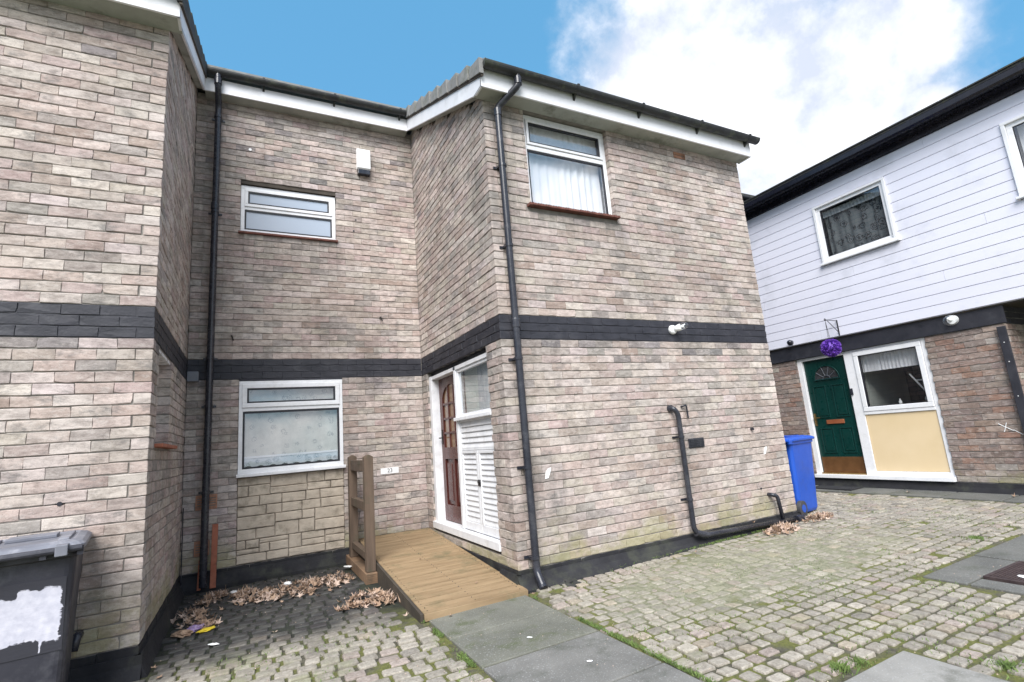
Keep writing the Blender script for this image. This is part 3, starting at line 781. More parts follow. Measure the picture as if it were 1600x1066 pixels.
# fascia, soffit, verge
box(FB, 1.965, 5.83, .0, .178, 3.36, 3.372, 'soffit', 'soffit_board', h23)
box(FB, 1.965, 5.83, .178, .198, 3.352, 3.575, 'fascia', 'white_board', h23, bev=.002)
box(FB, 5.812, 5.832, .0, .178, 3.352, 3.575, 'fascia', 'white_board', h23, bev=.002)
gB = gutter(h23, FB, 1.975, 5.90, .256, 3.575, .058, 'gutter_black', (3.05, 3.94, 4.86, 5.72))
barge(h23, 1.965, 1.985, YB, 6.44, 3.375 - SL * 4.15, .185, 3.352, 3.955, XC - .002)
vergetiles(h23, 1.945, 1.978, 3.90, 6.52, 3.375 + SL * (3.90 - 4.15) + .192, 9, 'roof_tile')
roofslab(h23, 1.980, 5.9, 3.87, 3.585, 7.6)
# recess eaves
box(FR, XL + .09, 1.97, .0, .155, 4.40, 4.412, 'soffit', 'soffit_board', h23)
box(FR, XL + .09, 1.964, .155, .175, 4.392, 4.57, 'fascia', 'white_board', h23, bev=.002)
gR = gutter(h23, FR, -.50, 1.93, .235, 4.635, .056, 'gutter_black', (.12, .97, 1.85))
roofslab(h23, -.53, 1.93, 6.33, 4.655, 9.2)
# window in the front wall
F = FB; fo = -.06; wB = MB().frame(F, 2.525, 3.605, fo - .06, fo, 2.29, 3.355, .045, .04, .05).box(F, 2.57, 3.56, fo - .06, fo, 2.955, 3.005)
wB = wB.build('window', 'upvc_white', h23, bev=.004)
MB().frame(F, 2.575, 3.555, fo - .045, fo + .012, 3.01, 3.300, .028).build('sash', 'upvc_white', wB, bev=.003)
MB().frame(F, 2.571, 3.559, fo - .03, fo - .008, 2.332, 2.953, .016).frame(F, 2.604, 3.526, fo - .03, fo + .004, 3.039, 3.271, .014).build('seal', 'rubber_seal', wB)
pane(F, 2.575, 3.555, fo - .018, 2.335, 2.95, wB); pane(F, 2.606, 3.524, fo - .012, 3.042, 3.269, wB)
curtain(F, 2.57, 3.56, fo - .10, 2.28, 3.33, wB, 'curtain_white', .012, .085)
room(F, 2.55, 3.58, 2.3, 3.3, wB)
m = MB()                                       # creased tile sill
u = 2.475
while u < 3.60:
    m.box(F, u, u + .018, -.10, .065 + U(-.004, .004), 2.262, 2.286); m.box(F, u + .019, u + .030, -.10, .058, 2.264, 2.28); u += .03
m.build('sill', 'rusty_tile', wB, kind='stuff')
# terracotta air brick and black vent
def airbrick(F, u0, u1, z0, z1, parent, mat, rows, cols, name='air_brick', d=.004):
    o = box(F, u0, u1, -.09, -.02, z0, z1, name, 'room_dark', parent)
    m = MB(); m.frame(F, u0 + .002, u1 - .002, -.03, d, z0 + .003, z1 - .003, .012)
    for i in range(1, rows): zz = z0 + (z1 - z0) * i / rows; m.box(F, u0 + .014, u1 - .014, -.03, d - .002, zz - .006, zz + .006)
    for i in range(1, cols): uu = u0 + (u1 - u0) * i / cols; m.box(F, uu - .006, uu + .006, -.03, d - .004, z0 + .015, z1 - .015)
    m.build('grille', mat, o); return o
airbrick(FB, 4.633, 4.827, BANDTOP + 27 * H, BANDTOP + 28 * H, h23, 'airbrick_clay', 3, 1)
airbrick(FR, -.487, -.283, BANDTOP - 21 * H, BANDTOP - 19 * H, h23, 'airbrick_clay', 6, 1)
airbrick(FR, -.487, -.343, BANDTOP - 27 * H, BANDTOP - 25 * H, h23, 'airbrick_clay', 6, 1)
vb = box(FB, 4.205, 4.43, .0, .012, -.268, -.168, 'vent', 'black_plastic', h23, bev=.003, label='small black plastic wall vent')
m = MB()
for i in range(5): m.box(FB, 4.22, 4.415, .012, .02, -.256 + i * .017, -.248 + i * .017)
m.build('louvre', 'black_plastic', vb, kind='stuff')
# recess upper window
F = FR; fo = -.035
wU = MB().frame(F, -.115, .995, fo - .06, fo, 2.705, 3.325, .045, .04, .042).box(F, -.07, .95, fo - .06, fo, 3.005, 3.045).build('window', 'upvc_white', h23, bev=.004)
MB().frame(F, -.07, .95, fo - .04, fo + .012, 3.046, 3.282, .036).build('sash', 'upvc_white', wU, bev=.003)
MB().frame(F, -.034, .914, fo - .03, fo + .006, 3.082, 3.246, .018).frame(F, -.070, .950, fo - .03, fo - .006, 2.746, 3.004, .018).build('seal', 'rubber_seal', wU)
pane(F, -.03, .91, fo - .008, 3.086, 3.242, wU, 'frosted_pane'); pane(F, -.068, .948, fo - .018, 2.748, 3.002, wU, 'frosted_pane')
box(F, -.118, .998, -.10, -.012, 3.335, 3.385, 'lintel', 'dark_plinth_wood', wU)
box(F, -.135, 1.015, -.09, .03, 2.672, 2.700, 'sill', 'rusty_tile', wU, bev=.006)
# recess lower window
fo = .012
wL = MB().frame(F, -.095, 1.035, fo - .07, fo, -.165, .872, .042, .05, .05).box(F, -.053, .993, fo - .07, fo, .525, .575).build('window', 'upvc_white', h23, bev=.004)
MB().frame(F, -.062, .999, fo - .03, fo + .016, .568, .838, .050).build('sash', 'upvc_white', wL, bev=.004)
MB().frame(F, -.014, .951, fo - .03, fo + .010, .616, .790, .020).frame(F, -.054, .994, fo - .03, fo - .006, -.116, .524, .022).build('seal', 'rubber_seal', wL)
pane(F, -.01, .947, fo - .006, .620, .786, wL); pane(F, -.05, .990, fo - .018, -.112, .520, wL)
box(F, -.11, 1.055, -.02, .055, -.20, -.163, 'sill', 'upvc_white', wL, bev=.006)
curtain(F, -.05, .99, fo - .075, .02, .86, wL, 'lace_floral', .003, .3)
box(F, -.05, .99, fo - .07, fo - .06, .0, .022, 'curtain_pole', 'curtain_white', wL)
curtain(F, -.05, .99, fo - .065, -.112, .0, wL, 'lace_trim', .003, .25, name='valance', scallop=.028)
room(F, -.09, 1.03, -.16, .86, wL, mat='room_dark')
m = MB(); m.box(F, -.095, 1.035, -.06, -.005, .872, BANDBOT); m.build('lintel', 'black_masonry_paint', h23)
# stone cladding below it: random rubble courses
def stonepanel(F, u0, u1, z0, z1, parent):
    random.seed(21)
    def rec(a, b, c, d):
        w_, h_ = b - a, d - c
        if (w_ < .40 and h_ < .17) or (w_ < .50 and h_ < .075):
            if not (h_ > .09 and R() < .4) or w_ < .2:
                g = .0035; m = MB(); pr = U(-.014, .006)
                j = lambda: U(-.004, .004)
                pts = []
                nseg = 4
                P = []
                for (x0, y0, x1, y1) in ((a + g, c + g, b - g, c + g), (b - g, c + g, b - g, d - g), (b - g, d - g, a + g, d - g), (a + g, d - g, a + g, c + g)):
                    for k in range(3):
                        t = k / 3; P.append((x0 + (x1 - x0) * t + j() * .6, y0 + (y1 - y0) * t + j() * .6))
                n = len(P); cx, cz = (a + b) / 2, (c + d) / 2
                ins = lambda p, s: (p[0] + (cx - p[0]) * s * min(1, .05 / w_), p[1] + (cz - p[1]) * s * min(1, .05 / h_))
                vs = [F.P(p[0], -.035, p[1]) for p in P] + [F.P(p[0], pr - .006, p[1]) for p in P] + [F.P(*(lambda q: (q[0], pr + U(-.002, .003), q[1]))(ins(p, .3))) for p in P] + [F.P(cx, pr + .002, cz)]
                fs = [list(range(n))] + [(k * n + i, k * n + (i + 1) % n, (k + 1) * n + (i + 1) % n, (k + 1) * n + i) for k in range(2) for i in range(n)] + [(2 * n + i, 2 * n + (i + 1) % n, 3 * n) for i in range(n)]
                m.add(vs, fs); m.build('stone', 'stone', parent); return
        if h_ / w_ > .42 or (h_ > .16 and R() < .8): s = U(.35, .65); s = c + h_ * s; rec(a, b, c, s); rec(a, b, s, d)
        else: s = a + w_ * U(.32, .68); rec(a, s, c, d); rec(s, b, c, d)
    zs = [z0, z0 + .24, z0 + .49, z0 + .70, z1]
    us = [[u0, u0 + .52, u1], [u0, u0 + .38, u0 + .80, u1], [u0, u0 + .45, u1], [u0, u0 + .33, u0 + .72, u1]]
    for i in range(4):
        for k in range(len(us[i]) - 1): rec(us[i][k], us[i][k + 1], zs[i], zs[i + 1])
sp = box(FR, -.098, 1.038, -.05, -.022, -1.12, -.203, 'stone_panel', 'stone_joint', h23)
stonepanel(FR, -.095, 1.037, -1.115, -.208, sp)
random.seed(11)
# downpipes
rp = downpipe(h23, bend([FB.P(2.345, .255, 3.56), FB.P(2.345, .255, 3.42), FB.P(2.185, .075, 3.255), FB.P(2.195, .075, -1.13), FB.P(2.20, .16, -1.245)], .045), .034,
              [(2.19, .075, z) for z in (2.62, 1.79, .70, -.27, -1.02)], FB, collars=[(2.187, .075, 3.20), (2.345, .255, 3.47), (2.192, .075, 1.03)])
MB().tube([FB.P(2.2, .15, -1.235), FB.P(2.2, .166, -1.25)], .038, 16).build('shoe', 'black_plastic', rp)
MB().tube([FB.P(2.2, .1665, -1.2505), FB.P(2.2, .1675, -1.2515)], .031, 16).build('outlet', 'rubber_seal', rp)
lp = downpipe(h23, bend([FR.P(-.375, .235, 4.60), FR.P(-.375, .235, 4.46), FR.P(-.372, .08, 4.24), FR.P(-.392, .08, -1.26)], .05), .036,
              [(-.374, .08, 4.12), (-.379, .08, 2.88), (-.385, .08, 1.13), (-.387, .08, .597), (-.39, .08, -.319)], FR, collars=[(-.375, .235, 4.50), (-.38, .08, 2.95)])
# waste pipe on the front wall
wp = MB().tube(bend([FB.P(4.00, -.02, .165), FB.P(4.0, .06, .165), FB.P(4.045, .07, .10), FB.P(4.045, .07, -1.07), FB.P(4.12, .085, -1.135), FB.P(5.70, .09, -1.185)], .045), .027, 14).build('waste_pipe', 'black_plastic', h23, smooth=True)
for z in (-.139, -.772):
    c = MB(); c.tube([FB.P(4.045, .07, z - .01), FB.P(4.045, .07, z + .01)], .034, 14); c.box(FB, 3.985, 4.10, .0, .01, z - .01, z + .01); c.box(FB, 4.03, 4.06, .01, .06, z - .008, z + .008); c.build('clip', 'black_plastic', wp)
MB().tube([FB.P(4.06, .078, -1.10), FB.P(4.2, .085, -1.139)], .033, 14).build('collar', 'black_plastic', wp)
MB().tube([FB.P(5.62, .088, -1.183), FB.P(5.74, .088, -1.187)], .040, 14).build('collar', 'black_plastic', wp)
MB().tube([FB.P(4.0, .0, .165), FB.P(4.0, .03, .165)], .036, 14).build('collar', 'black_plastic', wp)
w3 = MB().tube(bend([FB.P(5.33, -.02, -.88), FB.P(5.33, .05, -.88), FB.P(5.385, .07, -.90), FB.P(5.40, .085, -1.17)], .03), .022, 12).build('overflow_pipe', 'black_plastic', h23, smooth=True)
hk = MB().tube(bend([FB.P(4.17, -.01, .175), FB.P(4.17, .03, .18), FB.P(4.215, .035, .19), FB.P(4.225, .03, .05)], .012), .009, 8).build('cable_end', 'black_plastic', h23)
MB().tube([FB.P(5.22, -.005, -.13), FB.P(5.22, .03, -.13)], .016, 10).build('cable_end', 'black_plastic', h23)
MB().tube([FB.P(5.22, -.005, -.80), FB.P(5.22, .012, -.80)], .010, 10).build('cable_end', 'black_plastic', h23)
for (u, z, s) in ((2.435, -.345, 1), (5.40, -.385, .9)):
    m = MB(); m.poly([FB.P(u + a * s, -.004, z + b * s) for a, b in ((-.035, -.05), (.0, -.045), (.03, .02), (.035, .045), (.0, .035), (-.025, 0))], FB.N * .008); m.build('filler_patch', 'paint_fleck', h23, label='white filler patch on the bricks')
# hooks and the fleck of paint on the recessed wall
for (u, z) in ((-.18, 1.40), (1.53, 1.68)):
    MB().tube(bend([FR.P(u, -.01, z), FR.P(u, .05, z), FR.P(u + .02, .055, z - .06)], .012), .008, 8).build('hook', 'iron', h23)
for (u, z) in ((1.25, 3.02), (1.22, 2.86)): MB().tube([FR.P(u, -.004, z), FR.P(u, .004, z)], .012, 8).build('screw_hole', 'rubber_seal', h23)
m = MB(); m.tube([FR.P(-.02, -.004, 3.80), FR.P(-.02, .006, 3.80)], .018, 8); m.build('filler_patch', 'paint_fleck', h23)
# junction box in the corner
jb = box(FR, -.60, -.49, .0, .07, .875, .985, 'junction_box', 'grey_plastic', h23, bev=.006)
# terracotta strips leaning behind the downpipe
for (u, d, z1, w_) in ((-.445, .028, -1.0, .035), (-.33, .03, -.655, .055)):
    m = MB(); m.poly([FR.P(u, d + .03, -1.285), FR.P(u + w_, d + .03, -1.285), FR.P(u + w_ + .008, d - .008, z1), FR.P(u + .008, d - .008, z1)], FR.N * .02)
    o = m.build('clay_strip', 'terracotta', None, bev=.003)
    tag(o, 'tall red clay strip leaning behind the left downpipe' if w_ > .04 else 'short red clay strip standing left of the left downpipe', 'clay strip', 'clay strips by the downpipe')

# door set in the side wall
F = FS; fo = -.045
df = MB(); df.box(F, 6.30, 6.383, fo - .09, fo + .02, -1.03, .845); df.box(F, 5.455, 5.515, fo - .09, fo + .012, -.93, .845); df.box(F, 4.492, 6.30, fo - .09, fo + .012, .845 - .045, .845 + .0)
df.box(F, 4.492, 4.525, fo - .09, fo, -.93, .80)
dfo = df.build('door_frame', 'old_white_paint', h23, bev=.004)
box(F, 4.485, 6.40, fo - .09, fo + .055, -1.015, -.935, 'door_sill', 'old_white_paint', h23, bev=.006)
box(F, 4.49, 6.385, fo - .10, fo - .02, .848, BANDBOT, 'lintel', 'black_masonry_paint', h23)
dl = -.125; D0, D1 = 5.518, 6.298
dleaf = MB(); dleaf.box(F, D0, D0 + .10, dl - .04, dl, -.93, .795); dleaf.box(F, D1 - .10, D1, dl - .04, dl, -.93, .795)
dleaf.box(F, D0 + .10, D1 - .10, dl - .04, dl, -.93, -.74); dleaf.box(F, D0 + .10, D1 - .10, dl - .04, dl, -.20, -.06)
# top rail with arch
ac, ar_, az = (D0 + D1) / 2, (D1 - D0 - .2) / 2, .50
pts = [(D0 + .10, .795), (D0 + .10, az)] + [(ac - ar_ * math.cos(math.pi * i / 12), az + .20 * math.sin(math.pi * i / 12)) for i in range(1, 12)] + [(D1 - .10, az), (D1 - .10, .795)]
dleaf.poly([F.P(u, dl - .04, z) for u, z in pts], F.N * .04)
for i in (1, 2): uu = D0 + .10 + (D1 - D0 - .2) * i / 3; dleaf.box(F, uu - .013, uu + .013, dl - .035, dl - .002, -.06, .695)
for z in (.115, .29, .47): dleaf.box(F, D0 + .10, D1 - .10, dl - .036, dl - .004, z - .013, z + .013)
dleaf.box(F, ac - .035, ac + .035, dl - .04, dl, -.74, -.20)
door = dleaf.build('door', 'brown_door_wood', h23, bev=.003)
for k in (0, 1):
    a = D0 + .115 + k * (ac + .035 - D0 - .10); b = a + (ac - .035 - D0 - .10) - .03
    MB().box(F, a - .015, b + .015, dl - .038, dl - .022, -.74, -.20).box(F, a + .03, b - .03, dl - .03, dl - .006, -.69, -.25).build('panel', 'brown_door_wood', door, bev=.008)
for i in range(3):
    for j in range(4):
        a = D0 + .10 + (D1 - D0 - .2) * i / 3 + .014; b = D0 + .10 + (D1 - D0 - .2) * (i + 1) / 3 - .014
        z0 = (-.06, .128, .303, .483)[j]; z1 = (.102, .277, .457, .70)[j]
        box(F, a, b, dl - .024, dl - .018, z0, z1, 'pane', 'door_pane', door)
hd = MB().box(F, D1 - .062, D1 - .028, dl, dl + .008, -.02, .16).tube(bend([F.P(D1 - .045, dl, .06), F.P(D1 - .045, dl + .045, .06), F.P(D1 - .14, dl + .045, .06)], .01), .008, 8).build('handle', 'iron', door)
box(F, D1 + .003, D1 + .02, dl + .06, dl + .09, .27, .40, 'latch', 'iron', dfo)
# side light over louvred meter cupboard
sl = MB().frame(F, 4.53, 5.452, fo - .05, fo - .004, .262, .798, .03, .035, .03).build('window', 'old_white_paint', h23, bev=.003)
box(F, 4.495, 5.50, fo - .05, fo + .045, .225, .262, 'sill', 'old_white_paint', sl, bev=.004)
pane(F, 4.558, 5.425, fo - .025, .295, .77, sl)
curtain(F, 4.56, 5.04, fo - .085, .27, .79, sl, 'curtain_grey', .012, .07)
box(F, 5.0, 5.43, fo - .10, fo - .095, .27, .79, 'net', 'net_green', sl)
room(F, 4.56, 5.42, .27, .79, sl, depth=.8)
cup = MB().box(F, 4.526, 5.455, fo - .075, fo - .06, -.93, .224).frame(F, 4.526, 5.455, fo - .06, fo - .012, -.10, .224, .028, .02, .02).build('meter_cupboard', 'old_white_paint', h23)
def louvres(a, b, z0, z1, parent, sp=.052):
    n = int((z1 - z0) / sp)
    for i in range(n):
        z = z0 + i * (z1 - z0) / n; hh = (z1 - z0) / n
        MB().poly([F.P(a, fo - .036, z + .002), F.P(a, fo - .012, z + .001), F.P(a, fo - .012, z + .008), F.P(a, fo - .026, z + hh * .985), F.P(a, fo - .036, z + hh * .985)], F.U * (b - a)).build('slat', 'old_white_paint', parent)
louvres(4.555, 5.427, -.08, .204, cup, .056)
for k, (a, b) in enumerate(((4.528, 4.988), (4.992, 5.452))):
    cd = MB().frame(F, a, b, fo - .058, fo - .004, -.925, -.105, .045, .085, .03).build('cupboard_door', 'old_white_paint', h23, bev=.003)
    louvres(a + .045, b - .045, -.838, -.138, cd, .050)
    if k == 0: MB().tube([F.P(b - .022, fo - .004, -.42), F.P(b - .022, fo + .02, -.42)], .017, 10).box(F, b - .04, b + .02, fo - .003, fo + .004, -.46, -.40).build('knob', 'iron', cd)

# ------------------------------------------------------------------ left house
hl = thing('brick_house', (-1.6, 7.0, G(-1.6)), 'neighbouring brick house at the far left with black painted band, whose corner stands nearest', 'house')
PT_L = -1.16
f1 = slabwall(FL, -5.0, XL - .012, -1.42, 3.44, [(-1.08, -1.04, -.205, -.165)], 'front_wall', hl)
def palL(u, z, k):
    r = palmk(-1.15)(u, z, k); return r
lay('left', f1, FL, -2.9, XL, BANDTOP - 32 * H, BANDTOP + 30 * H, [], 0, 'hi', palfn=palL)
OLS = [(4.62, 5.33, .165, .885)]
f2 = slabwall(FLS, YL + .012, YR + .2, -1.42, 3.0, OLS, 'side_wall', hl)
slabwall(FLS, YL + .012, YR + .2, 3.0, 3.0, [], 'gable_wall', hl, ztop=lambda u: 3.44 + SL * (u - YL))
lay('left', f2, FLS, YL, YR, BANDTOP - 32 * H, BANDTOP + 45 * H, OLS, 1, 'lo', ztop=lambda u: 3.43 + SL * (u - YL), palfn=palL)
for F_, a_, b_ in ((FL, -3, XL), (FLS, YL, YR)):
    box(F_, a_ + .004, b_ - .004, -.012, -.006, BANDBOT, BANDTOP, 'band_joints', 'black_masonry_paint', hl)
m = MB(); m.box(WORLD, -5.2, -5.0, YL, 11, -1.42, 3.4); m.box(WORLD, -5.2, XL, 11, 11.2, -1.4, 3.4); m.build('outer_walls', 'brick_far', hl)
for F, a, b in ((FL, -5, XL + .02), (FLS, YL - .02, YR)):
    m = MB(); m.sweep(F, [(-.02, -1.43), (.055, -1.43), (.055, G(-.6) - .01), (.02, -1.23), (.013, -1.175), (-.02, -1.175)], a, b); m.build('plinth', 'plinth_paint', hl)
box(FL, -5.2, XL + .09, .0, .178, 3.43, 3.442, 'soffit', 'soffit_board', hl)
box(FL, -5.2, XL + .09, .178, .198, 3.422, 3.60, 'fascia', 'white_board', hl, bev=.002)
gutter(hl, FL, -5.2, XL + .07, .256, 3.645, .058, 'gutter_black', (-1.4,))
barge(hl, XL + .07, XL + .09, YL, 6.43, 3.445 - SL * YL, .185, 3.422, YL - .195, XL + .002)
vergetiles(hl, XL + .078, XL + .11, YL - .25, 6.6, 3.445 - SL * .25 + .192, 8, 'dark_tile')
roofslab(hl, -5.2, XL + .076, YL - .28, 3.655, 7.8, 'dark_tile')
F = FLS; fo = -.10
wl = MB().frame(F, 4.625, 5.325, fo - .06, fo, .17, .88, .05, .05, .05).build('window', 'upvc_white', hl, bev=.004)
box(F, 4.675, 5.275, fo - .03, fo - .026, .22, .83, 'pane', 'window_glass', wl); room(F, 4.66, 5.28, .2, .85, wl, depth=.5)
box(F, 4.60, 5.50, -.09, .05, .135, .163, 'sill', 'terracotta', wl, bev=.005)
box(F, 4.61, 5.335, -.10, -.012, .862, BANDBOT + .002, 'lintel', 'upvc_white', wl)
MB().tube(bend([FL.P(-.915, -.02, -.985), FL.P(-.915, .05, -.985), FL.P(-.925, .075, -1.06)], .02), .026, 12).build('pipe_stub', 'black_plastic', hl, smooth=True)
MB().tube([FL.P(-1.06, -.01, -.187), FL.P(-1.06, .004, -.187)], .014, 10).build('drilled_hole', 'rubber_seal', hl)
MB().tube([FLS.P(6.52, .02, -1.25), FLS.P(6.52, .02, -.45)], .006, 6).build('cable', 'black_plastic', hl)

# ------------------------------------------------------------------ white clad house
hw = thing('clad_house', (10.5, 4.5, G(8)), 'white boarded house at the right with green front door and cream panel', 'house')
OW = [(3.60, 5.50, -1.04, .90)]
WB_ = .99                                      # black beam below the boards
ww = slabwall(FW, 2.76, 7.4, -1.36, 1.12, OW, 'ground_floor_wall', hw)
def palW(u, z, k):
    if z > .90: return ('band', PALB, 'black_masonry_paint')
    if z < -1.04: return ('pl', PALB, 'plinth_paint')
    if z < -.8 and R() < .4: return ('g', PALG, 'weathered_brick')
    return ('r', PALR, 'weathered_brick')
lay('white', ww, FW, 2.74, 6.8, BANDTOP - 31 * H, BANDTOP + 0 * H, OW, 0, 'lo', palfn=palW)
wr = slabwall(FWR, XW + .012, 11.5, -1.36, 1.12, [], 'return_wall', hw)
lay('white', wr, FWR, XW, 10.2, BANDTOP - 31 * H, BANDTOP + 0 * H, [], 1, 'lo', palfn=palW)
m = MB(); m.box(WORLD, 13, 13.2, -3, 11, -1.4, 3.6); m.box(WORLD, 8.31, 13, 7.4, 7.6, -1.4, 3.6); m.build('outer_walls', 'brick_far', hw)
m = MB(); m.sweep(FW, [(-.02, -1.37), (.05, -1.37), (.05, G(8) - .01), (.02, -1.10), (.012, -1.05), (-.02, -1.05)], 2.70, 7.4); m.build('plinth', 'plinth_paint', hw)
m = MB(); m.sweep(FWR, [(-.02, -1.37), (.05, -1.37), (.05, G(8) - .01), (.02, -1.10), (.012, -1.05), (-.02, -1.05)], XW - .02, 11); m.build('plinth', 'plinth_paint', hw)
box(FW, 2.70, 7.4, .004, .022, .905, 1.118, 'beam', 'black_masonry_paint', hw)
# overhanging upper floor
XU = .055                                      # boards stand this far proud of the brick
box(FW, -1.5, 7.4, -4.5, .03, 1.12, 1.138, 'soffit', 'dark_plinth_wood', hw)
OU = [(3.60, 4.69, 2.335, 3.30), (1.25, 2.27, 2.345, 3.31)]
upw = slabwall(FW, -1.5, 7.4, 1.14, 3.66, OU, 'upper_wall', hw, d1=.03, d0=-.15, mat='cladding_white')
BH = (3.60 - 1.145) / 17
bj = {0: (4.95, ), 3: (3.18,), 6: (4.27, 1.9), 5: (4.95 + .9,), 7: (2.627,), 16: (3.06,), 2: (), }
for i in range(17):
    z0 = 1.145 + i * BH; z1 = z0 + BH; zm = (z0 + z1) / 2
    cuts = [-1.5, 7.35] + list(bj.get(i, ()))
    cuts = sorted(cuts); segs = list(zip(cuts[:-1], cuts[1:]))
    for (a0, a1, b0, b1) in OU:
        ns = []
        for s0, s1 in segs:
            if z1 <= b0 + .02 or z0 >= b1 - .02 or a1 <= s0 or a0 >= s1: ns.append((s0, s1)); continue
            if s0 < a0: ns.append((s0, a0))
            if s1 > a1: ns.append((a1, s1))
        segs = ns
    for s0, s1 in segs:
        m = MB(); m.sweep(FW, [(.03, z0 + .002), (XU + .0065, z0 + .0025), (XU + .0085, z0 + .0055), (XU + .006, z1 - .006), (XU + .002, z1 - .003), (XU - .001, z1 + .001), (.03, z1 + .001)], s0 + .0012, s1 - .0012)
        m.build('board', 'cladding_white', upw)
def cladwin(u0, u1, z0, z1, two=False):
    F = FW
    wn_ = MB().frame(F, u0, u1, XU - .04, XU + .035, z0, z1, .040, .035, .035).build('window', 'upvc_white', hw, bev=.004)
    MB().frame(F, u0 + .04, u1 - .04, XU - .05, XU + .004, z0 + .035, z1 - .035, .055).build('sash', 'upvc_white', wn_, bev=.005)
    MB().frame(F, u0 + .094, u1 - .094, XU - .04, XU - .004, z0 + .089, z1 - .089, .008).build('seal', 'rubber_seal', wn_)
    pane(F, u0 + .096, u1 - .096, XU - .012, z0 + .091, z1 - .091, wn_)
    box(F, u0 - .03, u1 + .03, XU, XU + .06, z0 - .028, z0 + .002, 'sill', 'upvc_white', wn_, bev=.005)
    return wn_
w2 = cladwin(3.60, 4.69, 2.335, 3.30)
curtain(FW, 3.70, 4.60, XU - .13, 2.40, 3.12, w2, 'lace_dark', .014, .16)
curtain(FW, 3.70, 4.60, XU - .10, 3.10, 3.20, w2, 'curtain_grey', .010, .05, name='valance')
room(FW, 3.70, 4.60, 2.4, 3.2, w2, dstart=-.16)
w3_ = cladwin(1.25, 2.27, 2.345, 3.31)
curtain(FW, 1.35, 2.17, XU - .13, 2.40, 3.25, w3_, 'curtain_white', .012, .1)
room(FW, 1.35, 2.17, 2.4, 3.2, w3_, dstart=-.16)
# eaves of the white house
box(FW, -1.5, 7.4, .03, .09, 3.615, 3.80, 'fascia', 'gutter_shiny', hw, bev=.003)
box(FW, -1.5, 7.4, .09, .20, 3.695, 3.71, 'soffit', 'gutter_shiny', hw)
box(FW, -1.5, 7.4, .20, .215, 3.70, 3.80, 'fascia', 'gutter_shiny', hw)
m = MB(); m.sweep(FW, [(.215, 3.80), (.215, 3.725), (.235, 3.705), (.30, 3.705), (.325, 3.73), (.33, 3.80), (.324, 3.80), (.318, 3.735), (.298, 3.711), (.238, 3.711), (.221, 3.73), (.221, 3.80)], -1.5, 7.4); gw = m.build('gutter', 'gutter_shiny', hw)
for u in (3.06, 4.3, 5.4, 1.9): MB().sweep(FW, [(.212, 3.806), (.212, 3.722), (.232, 3.700), (.303, 3.700), (.330, 3.727), (.335, 3.806)], u - .02, u + .02).build('bracket', 'gutter_shiny', gw)
m = MB(); m.poly([(XW - .30, -1.5, 3.82), (XW - .30, -1.5, 3.85), (10.6, -1.5, 3.85 + .42 * 2.6), (13.2, -1.5, 3.85), (13.2, -1.5, 3.82), (10.6, -1.5, 3.82 + .42 * 2.6)], (0, 9.0, 0))
m.build('roof', 'dark_tile', hw)
m = MB(); y = -1.5
while y < 7.4: m.box(FW, y + .003, y + .297, .22, .315, 3.852, 3.868 + U(0, .004)); y += .3
m.build('tile_edge', 'dark_tile', hw, kind='stuff')
# door, window and cream panel in one white frame
F = FW; fo = -.02
fr = MB(); fr.box(F, 3.60, 5.50, fo - .07, fo + .07, -1.04, -.985); fr.box(F, 5.42, 5.50, fo - .07, fo, -.985, .90); fr.box(F, 4.58, 4.72, fo - .07, fo, -.985, .90); fr.box(F, 3.60, 3.655, fo - .07, fo, -.985, .90)
fr.box(F, 4.72, 5.42, fo - .07, fo, .855, .90); fr.box(F, 3.655, 4.58, fo - .07, fo, .865, .90); fr.box(F, 3.655, 4.58, fo - .07, fo, -.985, -.925); fr.box(F, 3.655, 4.58, fo - .07, fo + .006, -.095, -.05)
fro = fr.build('door_frame', 'upvc_white', hw, bev=.004)
box(F, 3.66, 4.575, fo - .04, fo - .012, -.922, -.098, 'panel', 'cream_panel', hw)
wg = MB().frame(F, 3.66, 4.575, fo - .05, fo + .014, -.048, .862, .065).build('window', 'upvc_white', hw, bev=.006)
MB().frame(F, 3.724, 4.511, fo - .04, fo + .006, .016, .798, .01).build('seal', 'rubber_seal', wg)
pane(F, 3.728, 4.507, fo - .006, .02, .794, wg)
curtain(F, 3.70, 4.54, fo - .12, .545, .83, wg, 'curtain_white', .010, .05, name='valance')
room(F, 3.7, 4.55, -.02, .83, wg, depth=1.6)
box(F, 4.58, 4.60, -1.4, -.25, -.3, 1.0, 'room_wall', 'room_wall', wg)
# white clothes airer and bottle seen inside
ai = thing('clothes_airer', (XW + .3, 3.85, .02), 'white clothes airer seen through the window above the cream panel', 'clothes airer')
m = MB()
for a, b in (((-.25, 3.98, .44), (-.20, 3.76, .10)), ((-.25, 3.74, .50), (-.22, 3.80, .06)), ((-.3, 3.95, .34), (-.3, 3.77, .34)), ((-.3, 3.84, .2), (-.3, 3.74, .30))):
    m.tube([F.P(a[1], a[0], a[2]), F.P(b[1], b[0], b[2])], .011, 8)
m.build('rods', 'plain_white', ai)
MB().sphere(F.P(3.79, -.24, .06), .07, 14, 10, (1, .8, .9)).build('basket', 'plain_white', ai, smooth=True)
bt = MB().tube([F.P(4.15, -.2, .0), F.P(4.15, -.2, .06), F.P(4.15, -.2, .075), F.P(4.15, -.2, .10)], .02, 10, rs=[.022, .022, .010, .010]).build('bottle', 'plain_white', None); tag(bt, 'small pale bottle standing inside on the sill of the window above the cream panel', 'bottle')
